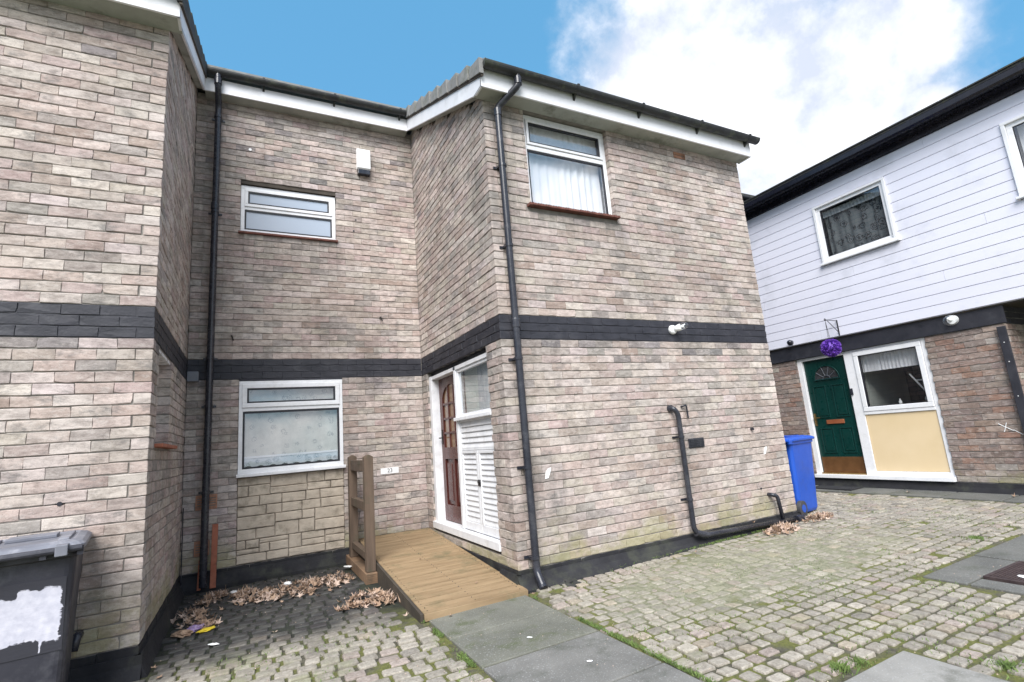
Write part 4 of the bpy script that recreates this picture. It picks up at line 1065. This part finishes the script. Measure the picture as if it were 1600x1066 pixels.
# green door leaf
dl = -.055; A, B_ = 4.722, 5.418
gd = MB(); gd.box(F, A, B_, dl - .05, dl - .012, -.985, .853)
gd = gd.build('door', 'green_door', hw, bev=.002)
def mould(a, b, z0, z1):
    m = MB(); m.frame(F, a, b, dl - .012, dl + .0, z0, z1, .018); m.box(F, a + .035, b - .035, dl - .012, dl - .002, z0 + .035, z1 - .035); m.build('panel', 'green_door', gd, bev=.006)
for a, b in ((A + .09, A + .30), (B_ - .30, B_ - .09)):
    mould(a, b, -.10, .42); mould(a, b, -.66, -.26)
fc = (A + B_) / 2; m = MB(); n = 16
m.poly([F.P(fc - .20 * math.cos(math.pi * i / n), dl - .012, .52 + .21 * math.sin(math.pi * i / n)) for i in range(n + 1)], F.N * .006); fl_ = m.build('fanlight', 'window_glass', gd)
m = MB(); m.poly([F.P(fc - .195 * math.cos(math.pi * i / n), dl - .0115, .523 + .205 * math.sin(math.pi * i / n)) for i in range(n + 1)], F.N * .002); m.build('backing', 'room_dark', fl_)
m = MB(); m.tube([F.P(fc - .205 * math.cos(math.pi * i / n), dl - .004, .52 + .215 * math.sin(math.pi * i / n)) for i in range(n + 1)] , .010, 6); m.tube([F.P(fc - .21, dl - .004, .517), F.P(fc + .21, dl - .004, .517)], .010, 6)
m.build('moulding', 'green_door', fl_)
m = MB()
for a in (36, 72, 108, 144): m.tube([F.P(fc - .06 * math.cos(rad(a)), dl - .003, .52 + .06 * math.sin(rad(a))), F.P(fc - .20 * math.cos(rad(a)), dl - .003, .52 + .205 * math.sin(rad(a)))], .004, 6)
m.tube([F.P(fc - .06 * math.cos(math.pi * i / 8), dl - .003, .52 + .06 * math.sin(math.pi * i / 8)) for i in range(9)], .004, 6); m.build('glazing_bar', 'grey_plastic', fl_)
box(F, fc - .15, fc + .13, dl - .012, dl + .006, -.20, -.135, 'letter_plate', 'copper_plate', gd, bev=.004)
box(F, A + .02, B_ - .02, dl - .012, dl - .004, -.975, -.72, 'kick_plate', 'kick_brass', gd)
box(F, A, B_, dl - .012, dl + .03, -.985, -.965, 'threshold', 'brass', gd)
MB().box(F, B_ - .055, B_ - .02, dl - .012, dl - .004, -.22, -.02).tube(bend([F.P(B_ - .038, dl - .01, -.09), F.P(B_ - .038, dl + .04, -.09), F.P(B_ - .15, dl + .04, -.09)], .01), .009, 8).build('handle', 'brass', gd)
box(F, A - .045, A - .005, fo, fo + .02, .22, .32, 'doorbell', 'black_plastic', hw, bev=.004)
# corner board (dark downpipe cover) and chalk cross
o = box(FW, 2.715, 2.80, .022, .05, -.95, .86, 'corner_board', 'black_masonry_paint', hw, bev=.003)
for z in (.66, .42, .0, -.4): MB().tube([FW.P(2.76, .05, z), FW.P(2.76, .053, z)], .006, 8).build('screw', 'plain_white', o)
m = MB()
for (a, b) in (((3.03, -.32), (2.90, -.41)), ((2.95, -.31), (2.99, -.42)), ((2.9, -.40), (2.82, -.46))): m.tube([FW.P(a[0], .001, a[1]), FW.P(b[0], .001, b[1])], .004, 6)
m.build('paint_mark', 'paint_fleck', hw)
# mat by the door
dm = MB().box(WORLD, 7.9, 8.22, 4.75, 5.4, G(8) + .008, G(8) + .022).build('door_mat', 'plinth_paint', None, bev=.004); tag(dm, 'thin black door mat on the slabs before the green door', 'door mat')

# house behind
hb = thing('rear_house', (13, 9, G(13)), 'house behind, only its dark eaves showing between the brick corner and the white house', 'house')
m = MB(); m.box(WORLD, 9.4, 17, 8.0, 8.2, -1.4, 5.0); m.box(WORLD, 9.4, 17, 12, 12.2, -1.4, 5.0); m.box(WORLD, 9.4, 9.6, 8.2, 12, -1.4, 5.0); m.box(WORLD, 16.8, 17, 8.2, 12, -1.4, 5.0); m.build('wall', 'brick_far', hb)
box(WORLD, 9.2, 17, 7.55, 8.0, 4.86, 4.88, 'soffit', 'dark_plinth_wood', hb); box(WORLD, 9.2, 17, 7.52, 7.55, 4.84, 5.10, 'fascia', 'black_masonry_paint', hb)
gutter(hb, Fr((0, 7.52, 0), (1, 0, 0), (0, -1, 0)), 9.2, 17, .065, 5.17, .06, 'gutter_shiny', (10.9, 12.4))
m = MB(); m.poly([(9.2, 7.42, 5.17), (9.2, 7.42, 5.24), (9.2, 10.1, 6.35), (9.2, 12.8, 5.24), (9.2, 12.8, 5.17), (9.2, 10.1, 6.28)], (7.8, 0, 0)); m.build('roof', 'dark_tile', hb)
MB().tube(bend([(10.55, 7.40, 5.05), (10.7, 7.6, 4.7), (10.8, 7.9, 4.4)], .1), .015, 8).build('cable', 'grey_plastic', hb)

flush_bricks(300)

# ------------------------------------------------------------------ ramp and handrail
rz = lambda y: -1.225 + .19 * (y - 3.99) / 2.55
rmp = thing('ramp', (1.6, 5.2, G(1.6)), 'sloping brown timber ramp of grooved boards leading up to the front door', 'ramp')
yy = 3.99; i = 0
RX0, RX1 = 1.175, 2.045
while yy < 6.50:
    y1 = yy + .1385; m = MB(); a, b = yy, y1
    ng = 7
    for (xa, xb) in ((RX0, RX1),):
        prof = []
        for k in range(ng):
            p0 = a + (b - a) * k / ng; p1 = a + (b - a) * (k + .55) / ng; p2 = a + (b - a) * (k + 1) / ng
            prof += [(p0 + .0006, rz(p0)), (p1, rz(p1)), (p1 + .0004, rz(p1) - .0035), (p2, rz(p2) - .0035)]
        prof += [(b, rz(b) - .028), (a, rz(a) - .028)]
        n = len(prof); m.add([(x, p, z) for x in (xa, xb) for p, z in prof], [(q, (q + 1) % n, n + (q + 1) % n, n + q) for q in range(n)] + [list(range(n)), list(range(n, 2 * n))[::-1]])
    m.build('board', 'deck_wood', rmp); yy = y1 + .005; i += 1
    m = MB()
    for xs in (1.21, 1.60, 2.0):
        for q in (.035, .10): yq = a + q; m.tube([(xs + U(-.006, .006), yq, rz(yq) - .003), (xs, yq, rz(yq) + .0012)], .0042, 6)
    m.build('screws', 'iron', rmp, kind='stuff')
m = MB(); m.poly([(1.147, 3.985, rz(3.985) - .001), (1.147, 6.5, rz(6.5) - .001), (1.147, 6.5, -1.30), (1.147, 3.985, -1.30)], (.025, 0, 0)); m.build('side_board', 'dark_plinth_wood', rmp, bev=.002)
m = MB(); m.box(WORLD, 1.175, 2.045, 3.972, 3.988, -1.28, rz(3.99) - .003); m.build('front_board', 'deck_wood', rmp, bev=.002)
rl = thing('handrail', (1.1, 5.9, G(1.1)), 'short brown timber handrail of two posts beside the ramp', 'handrail')
for (a, b) in ((5.43, 5.52), (6.33, 6.42)):
    m = MB(); x0, x1 = 1.050, 1.142; zt = -.055
    m.poly([(x0, a, -1.185), (x1, a, -1.185), (x1, a, zt - .025), ((x0 + x1) / 2, a, zt), (x0, a, zt - .025)], (0, b - a, 0)); m.build('post', 'rail_wood', rl, bev=.005)
for z0, z1 in ((-.23, -.115), (-.62, -.53), (-1.09, -1.02)): box(WORLD, 1.068, 1.125, 5.52, 6.33, z0, z1, 'rail', 'rail_wood', rl, bev=.004)
m = MB(); m.box(WORLD, 1.035, 1.146, 5.40, 6.56, -1.29, -1.187); m.build('base_beam', 'beam_wood', rl, bev=.005)
m = MB()
for k in range(6): m.box(WORLD, 1.036, 1.145, 5.394, 5.40, -1.282 + k * .016, -1.273 + k * .016)
m.build('end_grooves', 'beam_wood', rl, kind='stuff')

# ------------------------------------------------------------------ wall fittings
al = thing('alarm_box', (1.36, YR - .03, 3.86), 'white alarm box high on the brick wall between window and corner', 'alarm box')
m = MB(); m.sweep(FR, [(.0, 3.745), (.055, 3.745), (.075, 3.765), (.075, 4.03), (.06, 4.05), (.0, 4.05)], 1.275, 1.455); m.build('cover', 'plain_white', al, bev=.006)
box(FR, 1.285, 1.45, .0, .07, 3.675, 3.744, 'base', 'black_plastic', al, bev=.008)
text('DES', FR, 1.375, .0755, 3.975, .062, 'faded_ink', al); text('C', FR, 1.395, .0755, 3.885, .035, 'faded_ink', al); text('ALARMS', FR, 1.385, .0755, 3.80, .026, 'faded_ink', al)
npl = thing('number_plate', (1.59, YR, -.27), 'white door number plate reading 23 on the brick wall by the handrail', 'door number')
box(FR, 1.475, 1.70, .002, .008, -.325, -.252, 'plate', 'plain_white', npl, bev=.001); text('23', FR, 1.59, .009, -.288, .068, 'ink', npl)
def bulkhead(F, u, z, label, s=1.0, ang=0.9):
    c = F.P(u, 0, z); t = thing('wall_light', c, label, 'wall light')
    m = MB(); m.tube([c, c + F.N * .02, c + F.N * .035], .06 * s, 20, rs=[.062 * s, .06 * s, .045 * s]); m.build('base', 'plain_white', t, smooth=False)
    d = (F.N * .55 + F.U * ang * .6 + Vector((0, 0, .18))).normalized(); p = c + F.N * .03
    MB().tube([p, p + d * .05 * s, p + d * .09 * s], .04, 18, rs=[.030 * s, .042 * s, .046 * s]).build('lamp_holder', 'plain_white', t, smooth=True)
    MB().tube([p + d * .09 * s, p + d * .14 * s, p + d * .175 * s, p + d * .185 * s], .04, 18, rs=[.043 * s, .047 * s, .036 * s, .01]).build('shade', 'lamp_glass', t, smooth=True)
    MB().sphere(p + d * .115 * s, .022 * s).build('bulb', 'plain_white', t, smooth=True)
    return t
bulkhead(FB, 4.20, 1.03, 'white wall light on the black band of the brick wall of number 23', .84)
lw = thing('wall_light', FW.P(3.20, .04, 1.06), 'round glass wall light under the white boards near the right edge', 'wall light')
c = FW.P(3.22, .022, 1.055); d = FW.N
MB().tube([c, c + d * .03], .06, 20, rs=[.065, .055]).build('base', 'plain_white', lw)
MB().sphere(c + d * .07 + Vector((0, 0, -.01)), .082, 20, 12, (.8, 1.0, .85)).build('shade', 'lamp_glass', lw, smooth=True)
MB().tube([c + d * .02, c + d * .06 + Vector((0, .02, 0)), c + d * .09 + Vector((0, .01, .02))], .018, 10).build('bulb', 'plain_white', lw, smooth=True)
cm = thing('camera_dome', FW.P(5.46, .06, 1.19), 'small black camera dome under the boards at the left of the white house', 'camera')
c = FW.P(5.47, XU + .012, 1.20)
MB().tube([c, c + FW.N * .02], .04, 16).build('mount', 'black_plastic', cm); MB().sphere(c + FW.N * .045, .045, 16, 10).build('dome', 'gutter_shiny', cm, smooth=True)
# hanging bracket and purple ball
hbk = thing('hanging_bracket', FW.P(4.65, XU + .01, 1.28), 'black iron hanging bracket fixed to the white boards above the green door', 'bracket')
d0 = XU + .012; U0 = 4.66
m = MB(); m.box(FW, U0 - .008, U0 + .008, d0, d0 + .006, 1.155, 1.40)
m.tube([FW.P(U0, d0 + .005, 1.385), FW.P(U0 + .02, d0 + .27, 1.40)], .006, 8); m.tube([FW.P(U0, d0 + .005, 1.20), FW.P(U0 + .018, d0 + .22, 1.385)], .005, 8)
m.tube([FW.P(U0 + .02 , d0 + .27 + .018 * math.sin(a * .7), 1.40 + .018 * math.cos(a * .7)) for a in range(9)], .005, 8)
m.build('arm', 'iron', hbk)
pb = thing('topiary_ball', FW.P(4.68, d0 + .255, .95), 'purple artificial topiary ball hanging from the bracket by the green door', 'hanging ball')
bc = FW.P(4.68, d0 + .255, .955); MB().sphere(bc, .115, 18, 12).build('core', 'purple_plastic', pb, smooth=True)
m = MB()
for i in range(900):
    v = Vector((random.gauss(0, 1), random.gauss(0, 1), random.gauss(0, 1))).normalized(); t_ = v.cross(Vector((0, 0, 1.01))).normalized(); b_ = v.cross(t_); a = U(0, 6.28); s_ = (t_ * math.cos(a) + b_ * math.sin(a))
    q = bc + v * .108; L_ = U(.018, .034); tip = bc + v * (.112 + L_) + s_ * U(-.012, .012)
    m.add([q - s_ * .007, q + s_ * .007, tip + s_ * .009, tip - s_ * .009], [(0, 1, 2, 3)])
m.build('leaves', 'purple_plastic', pb, kind='stuff', fix=False)
m = MB()
for s_ in (-1, 0, 1): m.tube([bc + Vector((s_ * .03, 0, .11)), FW.P(U0 + .02, d0 + .272, 1.385)], .0025, 6)
m.build('chain', 'iron', pb)

# ------------------------------------------------------------------ wheelie bins
def bin_(name, loc, rz_, body, lid, label, group, tilt=0.0, s=.93):
    """local: back (handle, wheels) towards -y, front +y"""
    t = thing(name, loc, label, 'wheelie bin', group)
    M = Matrix.Translation(loc) @ Matrix.Rotation(rz_, 4, 'Z') @ Matrix.Scale(s, 4)
    F = Fr((0, 0, 0), (1, 0, 0), (0, 1, 0))
    def fin(m, nm, mat, **k):
        m.v = [M @ v for v in m.v]; return m.build(nm, mat, t, **k)
    def ring(w_, y0, y1, z, r=.05, n=4):
        o = []
        for cx, cy, a0 in ((w_ - r, y1 - r, 0), (-w_ + r, y1 - r, 90), (-w_ + r, y0 + r, 180), (w_ - r, y0 + r, 270)):
            for k in range(n + 1): a = rad(a0 + 90 * k / n); o.append(Vector((cx + r * math.cos(a), cy + r * math.sin(a), z)))
        return o
    def loft(rings):
        m = MB(); n = len(rings[0]); m.v = [v for r_ in rings for v in r_]
        m.f = [(i * n + k, i * n + (k + 1) % n, (i + 1) * n + (k + 1) % n, (i + 1) * n + k) for i in range(len(rings) - 1) for k in range(n)] + [list(range(n))[::-1], [(len(rings) - 1) * n + k for k in range(n)]]
        return m
    fin(loft([ring(.20, -.22, .25, .02), ring(.215, -.235, .27, .06), ring(.235, -.25, .33, .70), ring(.245, -.255, .355, .93), ring(.262, -.275, .375, .935, .06), ring(.262, -.275, .375, .985, .06)]), 'body', body, bev=.004)
    # wheel recesses, axle, wheels
    for sx in (-1, 1):
        m = MB(); cx = sx * .235; c = Vector((cx, -.235, .10))
        m.tube([c - Vector((.028, 0, 0)), c - Vector((.024, 0, 0)), c + Vector((.024, 0, 0)), c + Vector((.028, 0, 0))], .1, 20, rs=[.09, .10, .10, .09]); wh = fin(m, 'wheel', 'tyre')
        m = MB(); m.tube([c - Vector((.032, 0, 0)), c + Vector((.032, 0, 0))], .055, 16, rs=[.05, .05]); m.v = [M @ v for v in m.v]; m.build('hub', body, wh)
    m = MB(); m.tube([(-.22, -.235, .10), (.22, -.235, .10)], .012, 10); fin(m, 'axle', 'iron')
    # handle bar and lugs
    m = MB(); m.tube([(-.27, -.335, .985), (.27, -.335, .985)], .019, 12)
    for x in (-.262, .262, -.10, .10): m.box(F, x - .014, x + .014, -.335, -.262, .945, .995)
    fin(m, 'handle', body if lid != body else body, smooth=False)
    # lid
    m = loft([ring(.275, -.30, .40, .972, .07), ring(.282, -.305, .415, .978, .07), ring(.282, -.305, .415, 1.000, .07), ring(.262, -.285, .385, 1.018, .07), ring(.225, -.25, .34, 1.030, .08), ring(.215, -.235, .33, 1.022, .08)])
    for x in (-.18, .18): m.box(F, x - .028, x + .028, -.375, -.28, .955, 1.015)
    m.box(F, -.12, .12, .08, .26, 1.022, 1.043); m.box(F, -.20, -.15, -.2, .25, 1.021, 1.038); m.box(F, .15, .20, -.2, .25, 1.021, 1.038)
    l = fin(m, 'lid', lid, bev=.004)
    return t, M
gb, GM = bin_('wheelie_bin', Vector((-1.085, 3.95, G(-1.2))), rad(9), 'bin_grey', 'bin_lid_grey', 'dark grey wheelie bin with a white painted patch at the bottom left', 'wheelie bins', s=.93)
# brushed white patch on its back
random.seed(5)
m = MB(); NX, NZ = 44, 30; X0, X1, Z0, Z1 = -.215, .205, .435, .83
yb_ = lambda z: -(.25 + (z - .70) * .0218 if z > .7 else .235 + (z - .06) * .0235) - .004
for j in range(NZ + 1):
    for i in range(NX + 1):
        x = X0 + (X1 - X0) * i / NX; z = Z0 + (Z1 - Z0) * j / NZ
        top = .785 - (.035 if x < 0 else 0) + .006 * math.sin(x * 60); bot = .505 + .015 * math.sin(x * 22 + 1)
        e = min((x + .23) , .188 - x, top - z, z - bot) + .010 * noise.noise(Vector((x * 70, z * 16, 1)))
        if .100 < x < .112 and .445 < z < .56: e = .03
        e = max(0, min(1, e / .03 + .5))
        m.cur = (e, e, e); m.v.append(GM @ Vector((x, yb_(z), z))); m.c.append(m.cur)
m.f = [(j * (NX + 1) + i, j * (NX + 1) + i + 1, (j + 1) * (NX + 1) + i + 1, (j + 1) * (NX + 1) + i) for j in range(NZ) for i in range(NX)]
mm, t = newmat('brushed_white'); p = pos(t)
ea = t.n('ShaderNodeAttribute', attribute_name='tint').outputs['Fac']
st_ = t.noise(t.vm('MULTIPLY', p, (5, 5, 34)), 1.6, 7, .75)
msk = t.sramp(t.m('ADD', ea, t.m('MULTIPLY', t.m('SUBTRACT', st_, .5), 1.9)), .40, .56)
finish(t, t.mix(msk, (.028, .028, .038), t.mix(t.ramp(t.noise(p, 30, 5), .3, .7), (.46, .46, .54), (.62, .61, .68))), .6, st_, .002, .6)
m.build('paint_patch', 'brushed_white', gb)
random.seed(13)
bin_('wheelie_bin', Vector((6.10, 4.42, G(6.1))), rad(-82), 'bin_blue', 'bin_blue', 'bright blue wheelie bin standing past the far brick corner', 'wheelie bins', s=.90)

# ------------------------------------------------------------------ leaves, litter, grass
def leaf(m, c, s, n_up, flat=.35):
    """lobed curled leaf"""
    a0 = U(0, 6.28); q = Matrix.Rotation(a0, 3, 'Z') @ Matrix.Rotation(U(-flat, flat) * 1.8, 3, 'X') @ Matrix.Rotation(U(-flat, flat) * 1.8, 3, 'Y')
    k = 10; cur = U(.2, .9); vs = [Vector((0, 0, 0))]
    for i in range(k):
        a = 2 * math.pi * i / k; r_ = s * (1.0 if i % 2 == 0 else .45) * U(.75, 1.1) * (1.25 if i == 0 else 1)
        x, y = r_ * math.cos(a), r_ * .75 * math.sin(a)
        vs.append(Vector((x, y, cur * (x * x + y * y) / s * .9 + U(-.1, .1) * s)))
    m.add([c + q @ v for v in vs], [(0, i + 1, (i + 1) % k + 1) for i in range(k)])
def pile(name, blobs, n, label, s0=.028, s1=.050):
    m = MB(); m2 = MB()
    for _ in range(n):
        bx, by, rx, ry, hh = random.choice(blobs)
        a, r_ = U(0, 6.28), math.sqrt(R()) * (1 if R() < .8 else U(1, 1.9))
        x, y = bx + rx * r_ * math.cos(a), by + ry * r_ * math.sin(a)
        z = G(x) + .008 + hh * max(0, 1 - r_ * r_) * R()
        leaf(m if R() < .6 else m2, Vector((x, y, z)), U(s0, s1) * (1 if R() < .8 else .55), 0, .40)
    # both shades in one pile object
    n0 = len(m.f); m.add(m2.v, m2.f)
    o = m.build(name, 'leaf_brown', None, fix=False); o.data.materials.append(MATS['leaf_pale'])
    for i in range(n0, len(o.data.polygons)): o.data.polygons[i].material_index = 1
    tag(o, label, 'leaf litter', None, 'stuff'); return o
pile('leaf_litter', [(.1, 5.72, .22, .14, .05), (.35, 5.60, .28, .16, .07), (.62, 5.60, .25, .20, .08), (.82, 5.78, .16, .18, .07), (.0, 6.0, .12, .08, .03), (-.25, 6.15, .10, .10, .02), (.45, 5.95, .3, .1, .02)], 520, 'long drift of dry brown leaves lying below the stone panel')
pile('leaf_litter', [(.95, 4.90, .17, .14, .07), (1.02, 4.72, .12, .12, .05), (.80, 4.72, .12, .07, .02)], 170, 'heap of dry brown leaves against the side of the ramp')
pile('leaf_litter', [(-.42, 5.62, .10, .14, .04), (-.36, 5.35, .12, .12, .05), (-.33, 5.95, .10, .1, .03), (-.30, 5.15, .14, .08, .03)], 130, 'dead leaves gathered at the foot of the left side wall')
pile('leaf_litter', [(5.08, 3.88, .22, .09, .06), (5.2, 3.93, .15, .08, .05)], 200, 'heap of dry leaves under the waste pipe')
pile('leaf_litter', [(5.82, 3.95, .20, .10, .05), (6.0, 4.0, .15, .08, .03)], 150, 'heap of dry leaves at the foot of the blue bin')
singles = [(1.087, 4.172, .034, 'dry star shaped leaf on the cobbles left of the ramp foot'), (1.36, 3.93, .026, 'curled leaf on the slab just below the ramp front edge'), (2.07, 3.93, .03, 'dry leaf beside the foot of the right downpipe'),
           (-.525, 4.40, .035, 'pale leaf lying nearest the front corner of the left house'), (1.75, 4.35, .018, 'small leaf lying on the lower end of the ramp'), (1.55, 5.3, .022, 'small pale leaf in the middle of the ramp'),
           (4.9, 4.0, .035, 'dry leaf on the waste pipe above the leaf heap'), (8.0, 4.05, .04, 'brown leaf on the paving before the cream panel'), (8.1, 2.98, .035, 'leaf on the paving at the foot of the dark corner board'), (8.1, 5.35, .035, 'pale leaf on the paving by the door mat'),
           (-.47, 4.18, .03, 'dry brown leaf on dark cobbles near the bottom left'), (3.85, 3.9, .02, 'little leaf lying under the bend of the waste pipe'), (.2, 4.55, .03, 'lone leaf amid the dark cobbles of the recess')]
for x, y, s_, lb in singles:
    m = MB(); zz = G(x) + .012
    if 1.18 < x < 2.04 and y > 3.99: zz = rz(y) + .006
    if lb.startswith('dry leaf on the waste'): zz = -1.12; y = YB - .09
    leaf(m, Vector((x, y, zz)), s_, 0, .15); o = m.build('fallen_leaf', 'leaf_pale' if R() < .5 else 'leaf_brown', None, fix=False); tag(o, lb, 'leaf', 'scattered single leaves')
# crumpled wrappers
def crumple(c, s, mat, name, label, cat, flat=.4, sx=1):
    m = MB(); bm = bmesh.new(); bmesh.ops.create_icosphere(bm, subdivisions=3, radius=s)
    a = U(0, 3); ca, sa = math.cos(a), math.sin(a)
    for v in bm.verts:
        n = noise.noise(v.co * (2.2 / s) + Vector((c[0] * 9, 3, 1))); v.co *= 1 + .55 * n
        x, y = v.co.x * sx, v.co.y; v.co = Vector((x * ca - y * sa, x * sa + y * ca, v.co.z * flat))
    m.v = [v.co + Vector(c) for v in bm.verts]; m.f = [[q.index for q in f.verts] for f in bm.faces]; bm.free()
    o = m.build(name, mat, None); tag(o, label, cat); return o
crumple((-.36, 5.10, G(-.4) + .02), .05, 'wrapper_purple', 'sweet_wrapper', 'crumpled purple wrapper among the leaves by the left wall', 'wrapper', .4, 1.6)
crumple((-.27, 5.02, G(-.4) + .015), .035, 'wrapper_yellow', 'sweet_wrapper', 'yellow wrapper lying on the dark cobbles by the left wall', 'wrapper', .3, 1.9)
crumple((-.43, 5.03, G(-.4) + .02), .045, 'leaf_brown', 'paper_bag', 'crumpled pinkish brown bag against the left wall plinth', 'bag', .5, 1.6)
crumple((-.10, 6.12, G(0) + .02), .03, 'paint_fleck', 'paper_scrap', 'white scrap at the left end of the leaf drift', 'litter', .2, 1.8)
crumple((.36, 5.70, G(.3) + .09), .03, 'paint_fleck', 'paper_scrap', 'white paper scrap on top of the leaf drift', 'litter', .5, 1)
crumple((1.0, 6.22, G(1) + .03), .03, 'paint_fleck', 'paper_scrap', 'white scrap near the far post of the handrail', 'litter', .2, 1.8)
crumple((-.2, 4.62, G(-.2) + .008), .018, 'paint_fleck', 'paper_scrap', 'small white scrap on the dark cobbles of the recess', 'litter', .2, 2.2)
crumple((4.72, 1.79, G(4.7) + .014), .022, 'paint_fleck', 'paper_scrap', 'pale scrap on the rusty drain cover', 'litter', .15, 2.0)
crumple((1.72, 2.66, G(1.7) + .007), .010, 'paint_fleck', 'paper_scrap', 'tiny white scrap in the middle of the concrete path', 'litter', .15, 1.6)
crumple((1.62, 3.18, G(1.7) + .007), .010, 'paint_fleck', 'paper_scrap', 'tiny white scrap on the second slab of the path', 'litter', .15, 1.8)

# crumbs: small grit, pale flecks and moss lumps
m = MB(); m.cur = None
for _ in range(1500):
    x, y = U(-.55, 7.7), U(1.0, 6.4)
    if not (x < 1.2 or 1.2 < x < 8): continue
    if XC - .1 < x < XR + .05 and y > YB - .05: continue
    if 1.0 < x < 2.1 and y > 3.95: continue
    s_ = U(.0015, .0045); z = G(x) + .003
    m.add([(x - s_, y, z), (x, y - s_, z), (x + s_, y, z), (x, y + s_ * 1.3, z), (x, y, z + s_)], [(0, 1, 4), (1, 2, 4), (2, 3, 4), (3, 0, 4)])
o = m.build('grit', 'leaf_pale', None, fix=False); tag(o, 'fine pale grit and leaf crumbs scattered over cobbles and slabs', 'grit', None, 'stuff')
def blades(name, n, fn, label, h0=.010, h1=.028, mat='grass'):
    m = MB()
    for _ in range(n):
        q = fn()
        if q is None: continue
        x, y = q; h_ = U(h0, h1); a = U(0, 6.28); w_ = U(.0012, .0026); dx, dy = math.cos(a), math.sin(a); lx, ly = U(-.8, .8) * h_, U(-.8, .8) * h_; z = G(x) - .006
        m.add([(x - dx * w_, y - dy * w_, z), (x + dx * w_, y + dy * w_, z), (x + lx * .4 + dx * w_, y + ly * .4 + dy * w_, z + h_ * .65), (x + lx, y + ly, z + h_)], [(0, 1, 2, 3)])
    o = m.build(name, mat, None, fix=False); tag(o, label, 'grass', None, 'stuff'); return o
def jointpt():
    x = U(-.5, 7.0); y = U(1.1, 4.3)
    if blocked(x, y, .0): return None
    if noise.noise(Vector((x * 2.1, y * 2.1, 9))) < .04 + (.15 if silt(x, y) > .5 else 0): return None
    if x < 1.2 and y > 4.25: return None
    return x, y
blades('grass', 26000, jointpt, 'short green grass and moss growing in the joints of the cobbles', .006, .019)
def edgept():
    t = R()
    if t < .4: x = PATH[1] + .012 + abs(random.gauss(0, .012)); y = U(1.2, 3.9)
    elif t < .8: x = PATH[0] - .012 - abs(random.gauss(0, .014)); y = U(2.2, 4.0)
    else: x = U(2.1, 5.6); y = YB - .075 - abs(random.gauss(0, .012))
    if noise.noise(Vector((x * 4, y * 4, 2))) < -.1: return None
    return x, y
blades('verge_grass', 9000, edgept, 'line of grass along the edges of the concrete path and wall foot', .008, .026)
def tuft(cx, cy, r, n, h0, h1, label):
    def fn(): a = U(0, 6.28); q = abs(random.gauss(0, r)); return cx + q * math.cos(a), cy + q * math.sin(a)
    blades('grass_tuft', n, fn, label, h0, h1)
tuft(2.62, 1.80, .022, 160, .02, .045, 'upright grass tuft beside the corner of the pale slab')
tuft(2.76, 1.79, .04, 260, .01, .025, 'low spreading green weed right of the upright grass tuft')
tuft(3.2, 1.36, .04, 260, .01, .03, 'grass tuft by the right edge of the pale slab')
tuft(5.75, 2.45, .04, 260, .01, .035, 'green weed at the edge of the dark slabs by the drain cover')
# dark pat of mortar by the right downpipe
crumple((2.47, 4.02, G(2.4) - .01), .085, 'asphalt_black', 'mortar_mound', 'rounded dark mortar mound beside the right downpipe foot', 'mound', .35, 1.3)
